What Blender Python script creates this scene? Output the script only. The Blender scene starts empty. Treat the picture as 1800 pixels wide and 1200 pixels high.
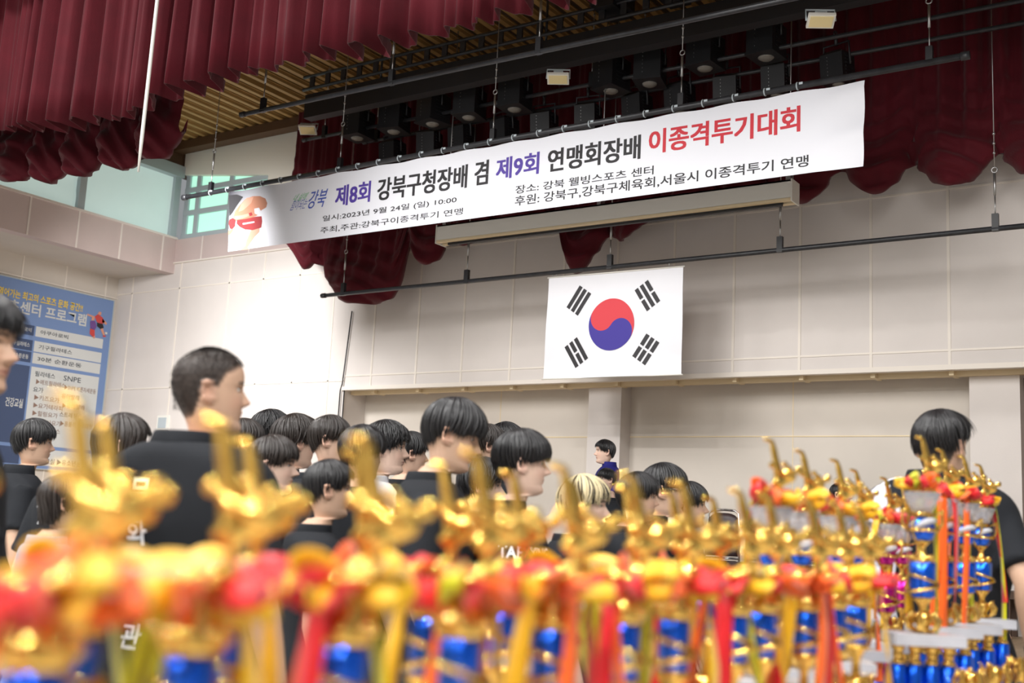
import bpy, bmesh, math, random
import numpy as np
from mathutils import Vector, Matrix
from mathutils.bvhtree import BVHTree

random.seed(7)
RNG = np.random.default_rng(11)
SC = bpy.context.scene
COL = SC.collection

# ------------------------------------------------------------------ camera
FPX = 2018.9                                   # focal length in pixels of the 1800 px wide frame
YAW, PITCH, ROLL = 0.59199, 0.16287, 0.0500
CAMPOS = np.array([0.0, 0.0, 1.25])


def _axes(yaw, pitch, roll):
    cy, sy, cp, sp = math.cos(yaw), math.sin(yaw), math.cos(pitch), math.sin(pitch)
    f = np.array([-sy * cp, cy * cp, sp])
    r = np.array([cy, sy, 0.0])
    u = np.cross(r, f)
    cr, sr = math.cos(roll), math.sin(roll)
    return cr * r + sr * u, -sr * r + cr * u, f


CR, CU, CF = _axes(YAW, PITCH, ROLL)
cam = bpy.data.cameras.new('camera')
camo = bpy.data.objects.new('camera', cam)
COL.objects.link(camo)
camo.matrix_world = Matrix(((CR[0], CU[0], -CF[0], CAMPOS[0]), (CR[1], CU[1], -CF[1], CAMPOS[1]),
                            (CR[2], CU[2], -CF[2], CAMPOS[2]), (0, 0, 0, 1)))
cam.sensor_width = 36.0
cam.lens = 36.0 * FPX / 1800.0
cam.clip_start, cam.clip_end = 0.05, 200
cam.dof.use_dof = True
cam.dof.focus_distance = 8.0
cam.dof.aperture_fstop = 2.75
cam.dof.aperture_blades = 0
SC.camera = camo

# ------------------------------------------------------------------ world, lamps of the hall, exposure
W = bpy.data.worlds.new('world')
SC.world = W
W.use_nodes = True
wb = W.node_tree.nodes['Background']
wb.inputs[0].default_value = (0.93, 0.97, 1.0, 1)
wb.inputs[1].default_value = 0.30
SC.view_settings.view_transform = 'Standard'
SC.view_settings.look = 'None'
SC.view_settings.gamma = 1.0
SC.view_settings.exposure = 0.0
SC.view_settings.use_curve_mapping = False


def lamp(name, loc, target, size, power, color=(1, 0.985, 0.965), shape='DISK', spread=180):
    l = bpy.data.lights.new(name, 'AREA')
    l.shape = shape
    l.size = size
    l.energy = power
    l.color = color
    l.spread = math.radians(spread)
    o = bpy.data.objects.new(name, l)
    COL.objects.link(o)
    o.location = loc
    d = Vector(target) - Vector(loc)
    o.rotation_euler = d.to_track_quat('-Z', 'Y').to_euler()
    return o


HALL = 300
for lx in (-8.0, -3.0, 2.0):                   # high-bay lamps in the hall ceiling, in front of the stage
    for ly in (-13.0, -8.0, -4.0, -0.5, 3.2):
        lamp('hall_lamp', (lx, ly, 6.9), (lx, ly + 0.001, 0), 0.26, HALL * (0.5 if ly > 2 else 1.0))
for lx, pw in ((-6.7, 19), (-4.9, 17), (-3.0, 14), (-1.0, 11), (1.0, 9)):      # wash lamps fixed behind the hem of the valance
    lamp('stage_wash_lamp', (lx, 5.72, 4.66), (lx, 10.2, 2.9), 1.3, pw, (1, 0.98, 0.96), spread=78)
lamp('stage_wash_lamp', (-9.3, 6.75, 4.7), (-11.0, 10.2, 2.6), 0.7, 88, (1, 0.99, 0.985), spread=95)      # behind the left swag

# ------------------------------------------------------------------ pixel rays of the photograph (used to read sizes and places off it)


def ray(x, y):
    return CF + CR * ((x - 900) / FPX) - CU * ((y - 600) / FPX)


def atX(x, y, X):
    d = ray(x, y)
    return CAMPOS + d * ((X - CAMPOS[0]) / d[0])


def atY(x, y, Y):
    d = ray(x, y)
    return CAMPOS + d * (Y / d[1])


def atZ(x, y, Z):
    d = ray(x, y)
    return CAMPOS + d * ((Z - CAMPOS[2]) / d[2])


def atD(x, y, D):
    return CAMPOS + ray(x, y) * D


# ------------------------------------------------------------------ materials
MATS = {}


def mat(name, col, rough=0.6, metal=0.0, var=0.0, scale=6.0, bump=0.0, bscale=40.0, spec=0.5, trans=0.0, emit=None, es=0.0,
        sheen=0.0, coat=0.0, attr=None, stretch=None, alpha=None, ior=None, aniso=0.0):
    if name in MATS:
        return MATS[name]
    m = bpy.data.materials.new(name)
    m.use_nodes = True
    nt = m.node_tree
    N, L = nt.nodes, nt.links
    b = N['Principled BSDF']
    b.inputs['Base Color'].default_value = (*col, 1)
    b.inputs['Roughness'].default_value = rough
    b.inputs['Metallic'].default_value = metal
    b.inputs['Specular IOR Level'].default_value = spec
    b.inputs['Transmission Weight'].default_value = trans
    b.inputs['Sheen Weight'].default_value = sheen
    b.inputs['Coat Weight'].default_value = coat
    if aniso:
        b.inputs['Anisotropic'].default_value = aniso
    if ior:
        b.inputs['IOR'].default_value = ior
    if alpha is not None:
        b.inputs['Alpha'].default_value = alpha
    if emit:
        b.inputs['Emission Color'].default_value = (*emit, 1)
        b.inputs['Emission Strength'].default_value = es
    src = None
    if attr:
        a = N.new('ShaderNodeAttribute')
        a.attribute_name = attr
        src = a.outputs['Color']
        L.new(src, b.inputs['Base Color'])
    tc = N.new('ShaderNodeTexCoord')
    vec = tc.outputs['Object']
    if stretch:
        mp = N.new('ShaderNodeMapping')
        mp.inputs['Scale'].default_value = stretch
        L.new(vec, mp.inputs['Vector'])
        vec = mp.outputs['Vector']
    if var > 0:
        n = N.new('ShaderNodeTexNoise')
        n.inputs['Scale'].default_value = scale
        n.inputs['Detail'].default_value = 5
        L.new(vec, n.inputs['Vector'])
        mr = N.new('ShaderNodeMapRange')
        mr.inputs['From Min'].default_value, mr.inputs['From Max'].default_value = 0.3, 0.7
        mr.inputs['To Min'].default_value, mr.inputs['To Max'].default_value = 1 - var, 1 + var
        L.new(n.outputs['Fac'], mr.inputs['Value'])
        mx = N.new('ShaderNodeMix')
        mx.data_type = 'RGBA'
        mx.blend_type = 'MULTIPLY'
        mx.inputs['Factor'].default_value = 1
        if src:
            L.new(src, mx.inputs['A'])
        else:
            mx.inputs['A'].default_value = (*col, 1)
        L.new(mr.outputs['Result'], mx.inputs['B'])
        L.new(mx.outputs['Result'], b.inputs['Base Color'])
    if bump > 0:
        n2 = N.new('ShaderNodeTexNoise')
        n2.inputs['Scale'].default_value = bscale
        n2.inputs['Detail'].default_value = 4
        L.new(vec, n2.inputs['Vector'])
        bp = N.new('ShaderNodeBump')
        bp.inputs['Strength'].default_value = bump
        bp.inputs['Distance'].default_value = 0.01
        L.new(n2.outputs['Fac'], bp.inputs['Height'])
        L.new(bp.outputs['Normal'], b.inputs['Normal'])
    MATS[name] = m
    return m


def srgb(r, g, b):
    return tuple(((c / 255) / 12.92 if c / 255 <= 0.04045 else ((c / 255 + 0.055) / 1.055) ** 2.4) for c in (r, g, b))


M_WALL = mat('painted_panel', srgb(214, 207, 202), 0.75, var=0.05, scale=1.2, bump=0.05, bscale=60)
M_SEAM = mat('panel_joint', srgb(228, 220, 210), 0.6)
M_RECESS = mat('recess_paint', srgb(206, 198, 188), 0.8, var=0.04, scale=1.5)
M_PINK = mat('pink_tile', srgb(200, 182, 178), 0.55, var=0.04, scale=2)
M_GROUT = mat('tile_joint', srgb(225, 215, 208), 0.7)
M_WHITEWALL = mat('cream_paint', srgb(244, 240, 228), 0.8)
M_BROWN = mat('brown_trim', srgb(92, 66, 44), 0.6)
M_SLAT = mat('ceiling_slat', srgb(178, 143, 88), 0.6, var=0.08, scale=3)
M_SLATDARK = mat('ceiling_gap', srgb(70, 55, 36), 0.8)
M_VELVET = mat('velvet', srgb(78, 7, 21), 0.75, var=0.12, scale=5, bump=0.15, bscale=120, sheen=0.12, spec=0.2)
M_BLACK = mat('black_paint', (0.012, 0.012, 0.014), 0.45)
M_PIPE = mat('black_pipe', (0.025, 0.026, 0.03), 0.4, var=0.3, scale=20)
M_STEEL = mat('zinc_steel', (0.45, 0.45, 0.45), 0.35, metal=0.9)
M_WHITE = mat('white_enamel', srgb(226, 224, 216), 0.4)
M_CREAMED = mat('screen_case_edge', srgb(224, 205, 168), 0.5)
M_BANNER = mat('banner_vinyl', srgb(224, 225, 232), 0.5)
M_FLAG = mat('flag_cloth', srgb(226, 226, 231), 0.8)
M_INK = mat('black_ink', srgb(34, 32, 36), 0.6)
M_PURPLE = mat('violet_ink', srgb(78, 58, 150), 0.6)
M_RED = mat('red_ink', srgb(196, 40, 54), 0.6)
M_FRED = mat('flag_red', srgb(206, 66, 74), 0.8)
M_FBLUE = mat('flag_blue', srgb(66, 56, 146), 0.8)
M_LOGOG = mat('green_ink', srgb(70, 176, 96), 0.6)
M_LOGOB = mat('blue_ink', srgb(70, 90, 176), 0.6)
M_GLASSLIT = mat('daylit_mint_glass', srgb(150, 205, 185), 0.3, emit=srgb(178, 235, 210), es=0.9)
M_FRAME = mat('grey_frame', srgb(178, 188, 193), 0.5)
M_SHEET = mat('plastic_sheet', srgb(166, 186, 184), 0.35, var=0.06, scale=1.5, bump=0.3, bscale=5, emit=srgb(196, 215, 208), es=0.55)  # emission added to stand in for daylight coming through the sheeting
M_GOLD = mat('gold_plate', (0.86, 0.53, 0.125), 0.09, metal=1.0)
M_BLUEFOIL = mat('blue_foil', (0.0, 0.10, 0.70), 0.16, metal=0.75, coat=0.5)
M_MAGFOIL = mat('magenta_foil', (0.55, 0.0, 0.25), 0.22, metal=0.75, coat=0.5)
M_CRYSTAL = mat('clear_acrylic', (0.95, 0.95, 1.0), 0.05, trans=0.78, ior=1.35)
M_MARBLE = mat('white_marble', srgb(186, 186, 192), 0.3, var=0.06, scale=30)
M_RIBR = mat('red_satin', srgb(208, 14, 26), 0.4, sheen=0.2)
M_RIBO = mat('orange_satin', srgb(228, 92, 4), 0.4, sheen=0.2)
M_RIBY = mat('yellow_satin', srgb(224, 172, 4), 0.4, sheen=0.2)
M_RIBL = mat('lemon_satin', srgb(204, 200, 8), 0.4, sheen=0.2)
M_SKIN = mat('skin', (0.6, 0.4, 0.3), 0.5, attr='tint', spec=0.35)
M_EYE = mat('eye_white', (0.75, 0.73, 0.7), 0.25)
M_IRIS = mat('dark_iris', (0.012, 0.008, 0.006), 0.2)
M_HAIR = mat('black_hair', (0.011, 0.010, 0.011), 0.38, spec=0.6)
M_HAIRB = mat('brown_black_hair', (0.022, 0.015, 0.012), 0.38, spec=0.6)
M_BLOND = mat('bleached_hair', (0.66, 0.55, 0.33), 0.45, spec=0.5)
M_BUZZ = mat('cropped_hair', (0.016, 0.014, 0.013), 0.9, spec=0.1)
M_TEE = mat('black_cotton', (0.013, 0.0145, 0.018), 0.85, bump=0.1, bscale=150, spec=0.25)
M_NAVY = mat('navy_polo', srgb(38, 38, 112), 0.8, spec=0.2)
M_GREYTEE = mat('grey_cotton', srgb(150, 156, 166), 0.85)
M_WHITETEE = mat('white_cotton', srgb(228, 230, 238), 0.85)
M_TOWEL = mat('pale_grey_cloth', srgb(205, 205, 214), 0.95, bump=0.3, bscale=90)
M_PRINT = mat('white_print', srgb(225, 225, 228), 0.7)
M_PRINTG = mat('grey_print', srgb(120, 122, 128), 0.7)
M_TROUSER = mat('dark_trousers', (0.02, 0.021, 0.026), 0.85)
M_SHOE = mat('shoe', (0.06, 0.06, 0.065), 0.5)
M_FLOOR = mat('grey_sports_mat', srgb(170, 168, 164), 0.35, var=0.12, scale=4, stretch=(1, 8, 1))
M_STAGEF = mat('stage_boards', srgb(165, 140, 112), 0.5, var=0.1, scale=4, stretch=(8, 1, 1))
M_CLOTH = mat('table_cloth', srgb(205, 195, 180), 0.8)
M_CHAIRPAD = mat('brown_vinyl', srgb(62, 46, 46), 0.45)
M_CHROME = mat('chrome', (0.7, 0.7, 0.72), 0.15, metal=1)
M_LENS = mat('lamp_lens', (0.2, 0.19, 0.17), 0.25)
M_LED = mat('led_panel', srgb(232, 214, 160), 0.4)
M_SIGN = mat('sign_blue', srgb(116, 142, 188), 0.6)
M_SIGND = mat('sign_navy', srgb(62, 78, 112), 0.6)
M_SIGNW = mat('sign_white', srgb(206, 208, 206), 0.6)
M_SIGNY = mat('sign_yellow', srgb(240, 205, 60), 0.6)
M_SIGNT = mat('sign_grey_text', srgb(70, 76, 84), 0.6)
M_SIGNB = mat('sign_brown_text', srgb(140, 112, 98), 0.6)
M_BOARD = mat('brown_board', srgb(74, 52, 38), 0.5, var=0.1, scale=10)
# ------------------------------------------------------------------ mesh helpers


class MB:
    """collects verts and faces with a material slot each; links them as one mesh object"""

    def __init__(s):
        s.v, s.f, s.m, s.n, s.sm = [], [], [], 0, []
        s.col = None

    def add(s, V, F, m=0, smooth=True):
        V = np.asarray(V, float).reshape(-1, 3)
        o = s.n
        s.v.append(V)
        s.n += len(V)
        for f in F:
            s.f.append([int(i) + o for i in f])
            s.m.append(m)
            s.sm.append(smooth)
        return s

    def box(s, lo, hi, m=0, M=None):
        x0, y0, z0 = lo
        x1, y1, z1 = hi
        V = np.array([(x0, y0, z0), (x1, y0, z0), (x1, y1, z0), (x0, y1, z0), (x0, y0, z1), (x1, y0, z1), (x1, y1, z1), (x0, y1, z1)], float)
        if M is not None:
            V = V @ np.array(M)[:3, :3].T + np.array(M)[:3, 3]
        return s.add(V, [(0, 3, 2, 1), (4, 5, 6, 7), (0, 1, 5, 4), (1, 2, 6, 5), (2, 3, 7, 6), (3, 0, 4, 7)], m, False)

    def tube(s, pts, r, n=8, m=0, flat=1.0, up=(0, 0, 1), cap=True):
        pts = np.asarray(pts, float)
        k = len(pts)
        r = np.full(k, r, float) if np.isscalar(r) else np.asarray(r, float)
        T = np.gradient(pts, axis=0)
        T /= np.linalg.norm(T, axis=1)[:, None] + 1e-12
        up = np.array(up, float)
        V = []
        A0 = None
        for i in range(k):
            if A0 is None:
                a = np.cross(T[i], up)
                if np.linalg.norm(a) < 1e-3:
                    a = np.cross(T[i], (1, 0, 0))
            else:
                a = A0 - T[i] * (A0 @ T[i])
            a = a / (np.linalg.norm(a) + 1e-12)
            A0 = a
            b = np.cross(T[i], a)
            for j in range(n):
                t = 2 * math.pi * j / n
                V.append(pts[i] + r[i] * (math.cos(t) * a + flat * math.sin(t) * b))
        F = [(i * n + j, i * n + (j + 1) % n, (i + 1) * n + (j + 1) % n, (i + 1) * n + j) for i in range(k - 1) for j in range(n)]
        if cap:
            F.append(tuple(range(n))[::-1])
            F.append(tuple((k - 1) * n + j for j in range(n)))
        return s.add(V, F, m)

    def ball(s, c, r, m=0, nu=12, nv=8, sc=(1, 1, 1)):
        c = np.array(c, float)
        V = [c + np.array((0, 0, -r * sc[2]))]
        for i in range(1, nv):
            p = -math.pi / 2 + math.pi * i / nv
            for j in range(nu):
                t = 2 * math.pi * j / nu
                V.append(c + r * np.array((math.cos(p) * math.cos(t) * sc[0], math.cos(p) * math.sin(t) * sc[1], math.sin(p) * sc[2])))
        V.append(c + np.array((0, 0, r * sc[2])))
        F = [(0, 1 + (j + 1) % nu, 1 + j) for j in range(nu)]
        for i in range(nv - 2):
            for j in range(nu):
                a = 1 + i * nu
                F.append((a + j, a + (j + 1) % nu, a + nu + (j + 1) % nu, a + nu + j))
        t = len(V) - 1
        a = 1 + (nv - 2) * nu
        F += [(a + j, a + (j + 1) % nu, t) for j in range(nu)]
        return s.add(V, F, m)

    def lathe(s, prof, n=20, c=(0, 0, 0), m=0, lobes=0, amp=0.0, cap=True):
        """prof: list of (radius, z)"""
        V = []
        for r, z in prof:
            for j in range(n):
                t = 2 * math.pi * j / n
                rr = r * (1 + (amp * math.cos(lobes * t) if lobes else 0))
                V.append((c[0] + rr * math.cos(t), c[1] + rr * math.sin(t), c[2] + z))
        k = len(prof)
        F = [(i * n + j, i * n + (j + 1) % n, (i + 1) * n + (j + 1) % n, (i + 1) * n + j) for i in range(k - 1) for j in range(n)]
        if cap:
            F.append(tuple(range(n))[::-1])
            F.append(tuple((k - 1) * n + j for j in range(n)))
        return s.add(V, F, m)

    def torus(s, c, R, r, m=0, N=24, n=6, tilt=None, bead=0, wob=0.0):
        V = []
        for i in range(N):
            t = 2 * math.pi * i / N
            rr = r * (1 + (0.35 * math.cos(bead * t) if bead else 0))
            for j in range(n):
                p = 2 * math.pi * j / n
                V.append(((R + rr * math.cos(p)) * math.cos(t), (R + rr * math.cos(p)) * math.sin(t), rr * math.sin(p)))
        V = np.array(V)
        if tilt is not None:
            V = V @ np.array(Matrix.Rotation(tilt[0], 3, 'X') @ Matrix.Rotation(tilt[1], 3, 'Y')).T
        V = V + np.array(c, float)
        F = [(i * n + j, i * n + (j + 1) % n, ((i + 1) % N) * n + (j + 1) % n, ((i + 1) % N) * n + j) for i in range(N) for j in range(n)]
        return s.add(V, [f[::-1] for f in F], m)

    def grid(s, G, m=0, closed=False):
        """G: (a, b, 3) array"""
        a, b = G.shape[:2]
        F = []
        for i in range(a - 1):
            for j in range(b if closed else b - 1):
                F.append((i * b + j, i * b + (j + 1) % b, (i + 1) * b + (j + 1) % b, (i + 1) * b + j))
        return s.add(G.reshape(-1, 3), F, m)

    def arrays(s):
        return np.concatenate(s.v) if s.v else np.zeros((0, 3)), s.f, s.m

    def build(s, name, mats, parent=None, loc=None, solid=0.0):
        V, F, m = s.arrays()
        me = bpy.data.meshes.new(name)
        me.from_pydata(V.tolist(), [], F)
        if not isinstance(mats, (list, tuple)):
            mats = [mats]
        for x in mats:
            me.materials.append(x)
        me.polygons.foreach_set('material_index', s.m)
        me.polygons.foreach_set('use_smooth', s.sm)
        me.update()
        o = bpy.data.objects.new(name, me)
        COL.objects.link(o)
        if parent:
            o.parent = parent
        if loc is not None:
            o.location = loc
        if solid:
            md = o.modifiers.new('s', 'SOLIDIFY')
            md.thickness = solid
            md.offset = 0
        return o


def tag(o, label=None, cat=None, group=None, kind=None):
    if label:
        o['label'] = label
    if cat:
        o['category'] = cat
    if group:
        o['group'] = group
    if kind:
        o['kind'] = kind
    return o


def empty(name, loc=(0, 0, 0), rz=0.0):
    o = bpy.data.objects.new(name, None)
    COL.objects.link(o)
    o.empty_display_size = 0.1
    o.location = loc
    o.rotation_euler = (0, 0, rz)
    return o


def struct(o):
    o['kind'] = 'structure'
    return o


_TXT = {}


def text_geo(body, bold=0.0, res=3):
    """glyph outlines of a line of lettering, filled; returns verts (2-D, bbox 0..1) and faces and aspect"""
    key = (body, bold, res)
    if key in _TXT:
        return _TXT[key]
    c = bpy.data.curves.new('lettering', 'FONT')
    c.body = body
    c.offset = bold
    c.resolution_u = res
    c.fill_mode = 'FRONT'
    o = bpy.data.objects.new('lettering', c)
    COL.objects.link(o)
    dg = bpy.context.evaluated_depsgraph_get()
    me = bpy.data.meshes.new_from_object(o.evaluated_get(dg))
    V = np.zeros(len(me.vertices) * 3)
    me.vertices.foreach_get('co', V)
    V = V.reshape(-1, 3)[:, :2]
    F = [tuple(p.vertices) for p in me.polygons]
    bpy.data.objects.remove(o)
    bpy.data.curves.remove(c)
    bpy.data.meshes.remove(me)
    lo, hi = V.min(0), V.max(0)
    r = ((V - lo) / (hi - lo), F, (hi - lo)[0] / (hi - lo)[1])
    _TXT[key] = r
    return r


def fast_quads(name, V, Q, matl, parent=None, smooth=True):
    """V (n,3), Q (k,4) arrays"""
    me = bpy.data.meshes.new(name)
    me.vertices.add(len(V))
    me.vertices.foreach_set('co', np.ascontiguousarray(V, dtype=np.float32).ravel())
    me.loops.add(len(Q) * 4)
    me.loops.foreach_set('vertex_index', np.ascontiguousarray(Q, dtype=np.int32).ravel())
    me.polygons.add(len(Q))
    me.polygons.foreach_set('loop_start', np.arange(0, len(Q) * 4, 4, dtype=np.int32))
    me.polygons.foreach_set('use_smooth', np.full(len(Q), smooth, dtype=bool))
    me.materials.append(matl)
    me.update(calc_edges=True)
    me.validate()
    o = bpy.data.objects.new(name, me)
    COL.objects.link(o)
    if parent:
        o.parent = parent
    return o
# ------------------------------------------------------------------ the setting
YW, YR, XB, XL, ZC = 10.2, 10.6, -12.5, -13.67, 6.3
XR = 4.5
XF = atY(605, 684, YW)[0]                    # left end of the raised fascia over the recess
ZF = float(atY(605, 684, YW)[2])             # its lower edge
ZS = 0.6                                     # stage boards
ZP = float(atX(312, 422, XB)[2])             # balcony parapet top
ZB = float(atX(300, 477, XB)[2])             # balcony parapet bottom
ZW = 5.95                                    # window head on the left side

b = MB()
b.box((XL - 6, -18.2, -0.1), (XR + 8, 7.2, 0), 0)
struct(b.build('floor', M_FLOOR))
b = MB()
b.box((XL, 7.2, -0.1), (XR, YR + 0.3, ZS), 0)
b.box((XL, 7.14, ZS - 0.05), (XR, 7.2, ZS + 0.004), 1)
struct(b.build('stage_floor', [M_STAGEF, M_BROWN]))

# back wall: left piece down to the stage, fascia over the recess, joints as raised strips
b = MB()
Xw1 = float(atY(404, 340, YW)[0]) + 0.7      # right jamb of the mint window
b.box((XL, YW, 0), (XF, YR + 0.2, ZP), 0)
b.box((Xw1, YW, ZP), (XF, YR + 0.2, ZC), 4)
b.box((XF, YW, ZF), (XR, YR + 0.2, ZC), 0)
zt = float(atY(305, 462, YW)[2])
b.box((XB, YW - 0.015, zt), (XF - 1.0, YW, ZP), 2)
b.box((XB, YW - 0.03, zt - 0.02), (XF - 1.0, YW, zt), 1)
hl = [atY(322, 307, YW), atY(500, 322, YW), atY(500, 291, YW), atY(325, 277, YW)]
x0, x1 = XB, Xw1
za, zb_ = hl[0][2], hl[0][2] - 0.22
V = [(x0, YW, za), (x1, YW, zb_), (x1, YW, ZC), (x0, YW, ZC)]
V += [(x, YW + 0.3, z) for x, _, z in V]
b.add(V, [(0, 1, 2, 3), (4, 7, 6, 5), (0, 4, 5, 1), (1, 5, 6, 2), (3, 2, 6, 7), (0, 3, 7, 4)], 4, False)
seams = [float(atY(x, 520, YW)[0]) for x in (662, 739, 818, 902, 990, 1084, 1184, 1290, 1406, 1531, 1668)]
d = seams[-1] - seams[-2]
seams += [seams[-1] + d * k for k in (1, 2, 3, 4)]
zl = float(atY(1300, 631, YW)[2])
zu1 = float(atY(1410, 362, YW)[2])
zu2 = zu1 + 0.42
for x in seams:
    b.box((x - 0.012, YW - 0.008, ZF), (x + 0.012, YW, ZC), 1)
for z in (zl, zu1, zu2):
    b.box((XF, YW - 0.007, z - 0.009), (XR, YW, z + 0.009), 1)
for x in [float(atY(px, 560, YW)[0]) for px in (228, 311, 398, 458, 522, 585)]:
    b.box((x - 0.01, YW - 0.007, ZS), (x + 0.01, YW, zt), 1)
for z in (float(atY(303, 508, YW)[2]), float(atY(390, 677, YW)[2])):
    b.box((XL, YW - 0.007, z - 0.009), (XF, YW, z + 0.009), 1)
for x in [float(atY(px, 430, YW)[0]) for px in (357, 440)]:
    b.box((x - 0.01, YW - 0.02, zt), (x + 0.01, YW - 0.01, ZP), 3)
struct(b.build('wall_back', [M_WALL, M_SEAM, M_PINK, M_GROUT, M_WHITEWALL]))
b = MB()
b.box((XF - 0.02, YW - 0.03, ZF - 0.015), (XR, YW + 0.05, ZF + 0.03), 0)
b.box((XF, YW + 0.12, ZF - 0.05), (XR, YW + 0.2, ZF), 1)
for x in seams:
    b.box((x - 0.02, YW + 0.05, ZF - 0.052), (x + 0.02, YW + 0.26, ZF), 1)
struct(b.build('trim_1', [M_SEAM, M_CREAMED]))
b = MB()
b.tube([(XF - 0.035, YW - 0.03, ZS), (XF - 0.035, YW - 0.03, ZF - 0.02), (XF - 0.01, YW - 0.03, ZF + 0.06), (XF + 0.06, YW - 0.03, 3.75)], 0.008, 6)
b.tube([(XF + 0.02, YW - 0.02, ZS), (XF + 0.02, YW - 0.02, ZF)], 0.007, 6)
struct(b.build('trim_2', M_BLACK))
b = MB()
b.box((XL, YR + 0.0, ZS), (XR, YR + 0.2, ZF + 0.05), 0)
zband = float(atY(1300, 767, YR)[2])
b.box((XF, YR - 0.006, zband - 0.005), (XR, YR, zband + 0.005), 1)
for px in (879, 1394):
    x = float(atY(px, 740, YR)[0])
    b.box((x - 0.004, YR - 0.003, ZS), (x + 0.004, YR, ZF), 1)
struct(b.build('wall_recess', [M_RECESS, M_CREAMED]))
for k, (pa, pb) in enumerate(((1035, 1092), (1704, 1793))):
    xa, xb = float(atY(pa, 700, YR - 0.22)[0]), float(atY(pb, 700, YR - 0.22)[0])
    b = MB()
    b.box((xa, YR - 0.22, ZS), (xb, YR, ZF + 0.05), 0)
    struct(b.build('wall_pilaster', M_WALL))
xa = float(atY(1797, 700, YR)[0])
b = MB()
b.box((xa, YR - 0.03, ZS), (xa + 1.0, YR, ZF - 0.05), 0)  # brown panel fills the dark zone right of the second pilaster
b.box((xa + 0.08, YR - 0.04, ZS + 0.05), (xa + 0.92, YR - 0.02, ZF - 0.12), 1)
struct(b.build('brown_panel_1', [M_BROWN, M_BOARD]))

# left side: wall under the balcony, balcony, windows above its parapet
b = MB()
b.box((XL - 0.2, 3, 0), (XL, YR, ZB), 0)
for px in (40, 118, 190):
    y = float(atX(px, 470, XL)[1])
    b.box((XL, y - 0.01, 0), (XL + 0.006, y + 0.01, ZB), 1)
b.box((XL, 3, ZB - 0.3), (XL + 0.02, YW, ZB - 0.285), 1)
struct(b.build('wall_left', [M_RECESS, M_SEAM]))
b = MB()
b.box((XL - 0.2, 3, ZB), (XB - 0.02, YW, ZB + 0.1), 1)
b.box((XB - 0.16, 3, ZB - 0.02), (XB, YW, ZP), 0)
b.box((XB - 0.2, 3, ZP), (XB + 0.015, YW, ZP + 0.03), 2)
for px, py in ((55, 347), (137, 400), (213, 410), (285, 440)):
    y = float(atX(px, py, XB)[1])
    b.box((XB, y - 0.012, ZB - 0.02), (XB + 0.006, y + 0.012, ZP), 2)
struct(b.build('wall_balcony', [M_PINK, M_RECESS, M_GROUT]))
b = MB()
b.box((XB - 0.3, 3, ZW), (XB - 0.02, YW + 0.3, ZC), 0)
b.box((XB - 0.14, 3, ZW - 0.1), (XB + 0.03, YW, ZW + 0.06), 1)
struct(b.build('wall_upper', [M_BROWN, M_FRAME]))
w1 = struct(empty('window_1', (XB, 7.5, ZP)))
yp = float(atX(141, 340, XB - 0.08)[1])
b = MB()
b.box((XB - 0.1, yp - 0.05, ZP), (XB - 0.03, yp + 0.05, ZW), 0)
b.box((XB - 0.1, YW - 0.1, ZP), (XB - 0.03, YW, ZW), 0)
o = b.build('window_frame', M_FRAME)
o.parent = w1
o.matrix_parent_inverse = Matrix.Translation((-XB, -7.5, -ZP))
for k, (ya, yb) in enumerate(((3, yp), (yp, YW - 0.05))):
    G = np.zeros((26, 60, 3))
    for i in range(26):
        for j in range(60):
            t, s_ = i / 25, j / 59
            w = 0.02 * math.sin(9 * s_ + 5 * t + k) * math.sin(14 * t * s_ + 3) if k == 0 else 0.006 * math.sin(5 * s_ + 3 * t)
            G[i, j] = (XB - 0.09 + w, ya + (yb - ya) * s_, ZP + (ZW - ZP) * t)
    b = MB()
    b.grid(G)
    o = b.build('plastic_sheet', M_SHEET)
    o.parent = w1
    o.matrix_parent_inverse = Matrix.Translation((-XB, -7.5, -ZP))
    o.modifiers.new('t', 'SOLIDIFY').thickness = 0.004
w2 = struct(empty('window_2', (XB, YW, ZP)))
inv = Matrix.Translation((-XB, -YW, -ZP))
b = MB()
xs = [XB + 0.04] + [float(atY(px, 360, YW + 0.1)[0]) for px in (350, 407)] + [Xw1 - 0.03]
for x in xs:
    b.box((x - 0.04, YW + 0.06, ZP), (x + 0.04, YW + 0.14, 6.1), 0)
for py in (418, 377, 338, 309):
    z = float(atY(327, py, YW + 0.1)[2])
    b.box((XB, YW + 0.05, z - 0.035), (Xw1, YW + 0.15, z + 0.035), 0)
o = b.build('window_frame', M_FRAME)
o.parent = w2
o.matrix_parent_inverse = inv
b = MB()
b.box((XB, YW + 0.09, ZP), (Xw1, YW + 0.11, 6.1), 0)
o = b.build('window_pane', M_GLASSLIT)
o.parent = w2
o.matrix_parent_inverse = inv

# slatted timber ceiling over the stage, slats run towards the back wall
prof = [(0, 0), (0.03, 0), (0.034, 0.035), (0.05, 0.035), (0.05, 0.05), (0.13, 0.05), (0.13, 0.035), (0.146, 0.035), (0.15, 0.0)]
per = 0.18
b = MB()
X, V = XL - 0.2, []
k = 0
while X < XR:
    deep = 0.10 if k % 9 == 4 else 0.0
    for x, z in prof:
        V.append((X + x, z + (deep if 0.03 < x < 0.15 else 0)))
    X += per
    k += 1
V = np.array(V)
n = len(V)
A = np.c_[V[:, 0], np.full(n, 4.6), ZC + V[:, 1]]
B2 = np.c_[V[:, 0], np.full(n, YW + 0.1), ZC + V[:, 1]]
F = [(i, i + 1, n + i + 1, n + i) for i in range(n - 1)]
b.v.append(np.r_[A, B2])
b.n += 2 * n
for i, f in enumerate(F):
    b.f.append(list(f))
    b.m.append(1 if i % 9 in (4,) else 0)
    b.sm.append(False)
b.box((XL - 0.2, 4.6, ZC + 0.2), (XR, YW + 0.3, ZC + 0.3), 1)
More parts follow.
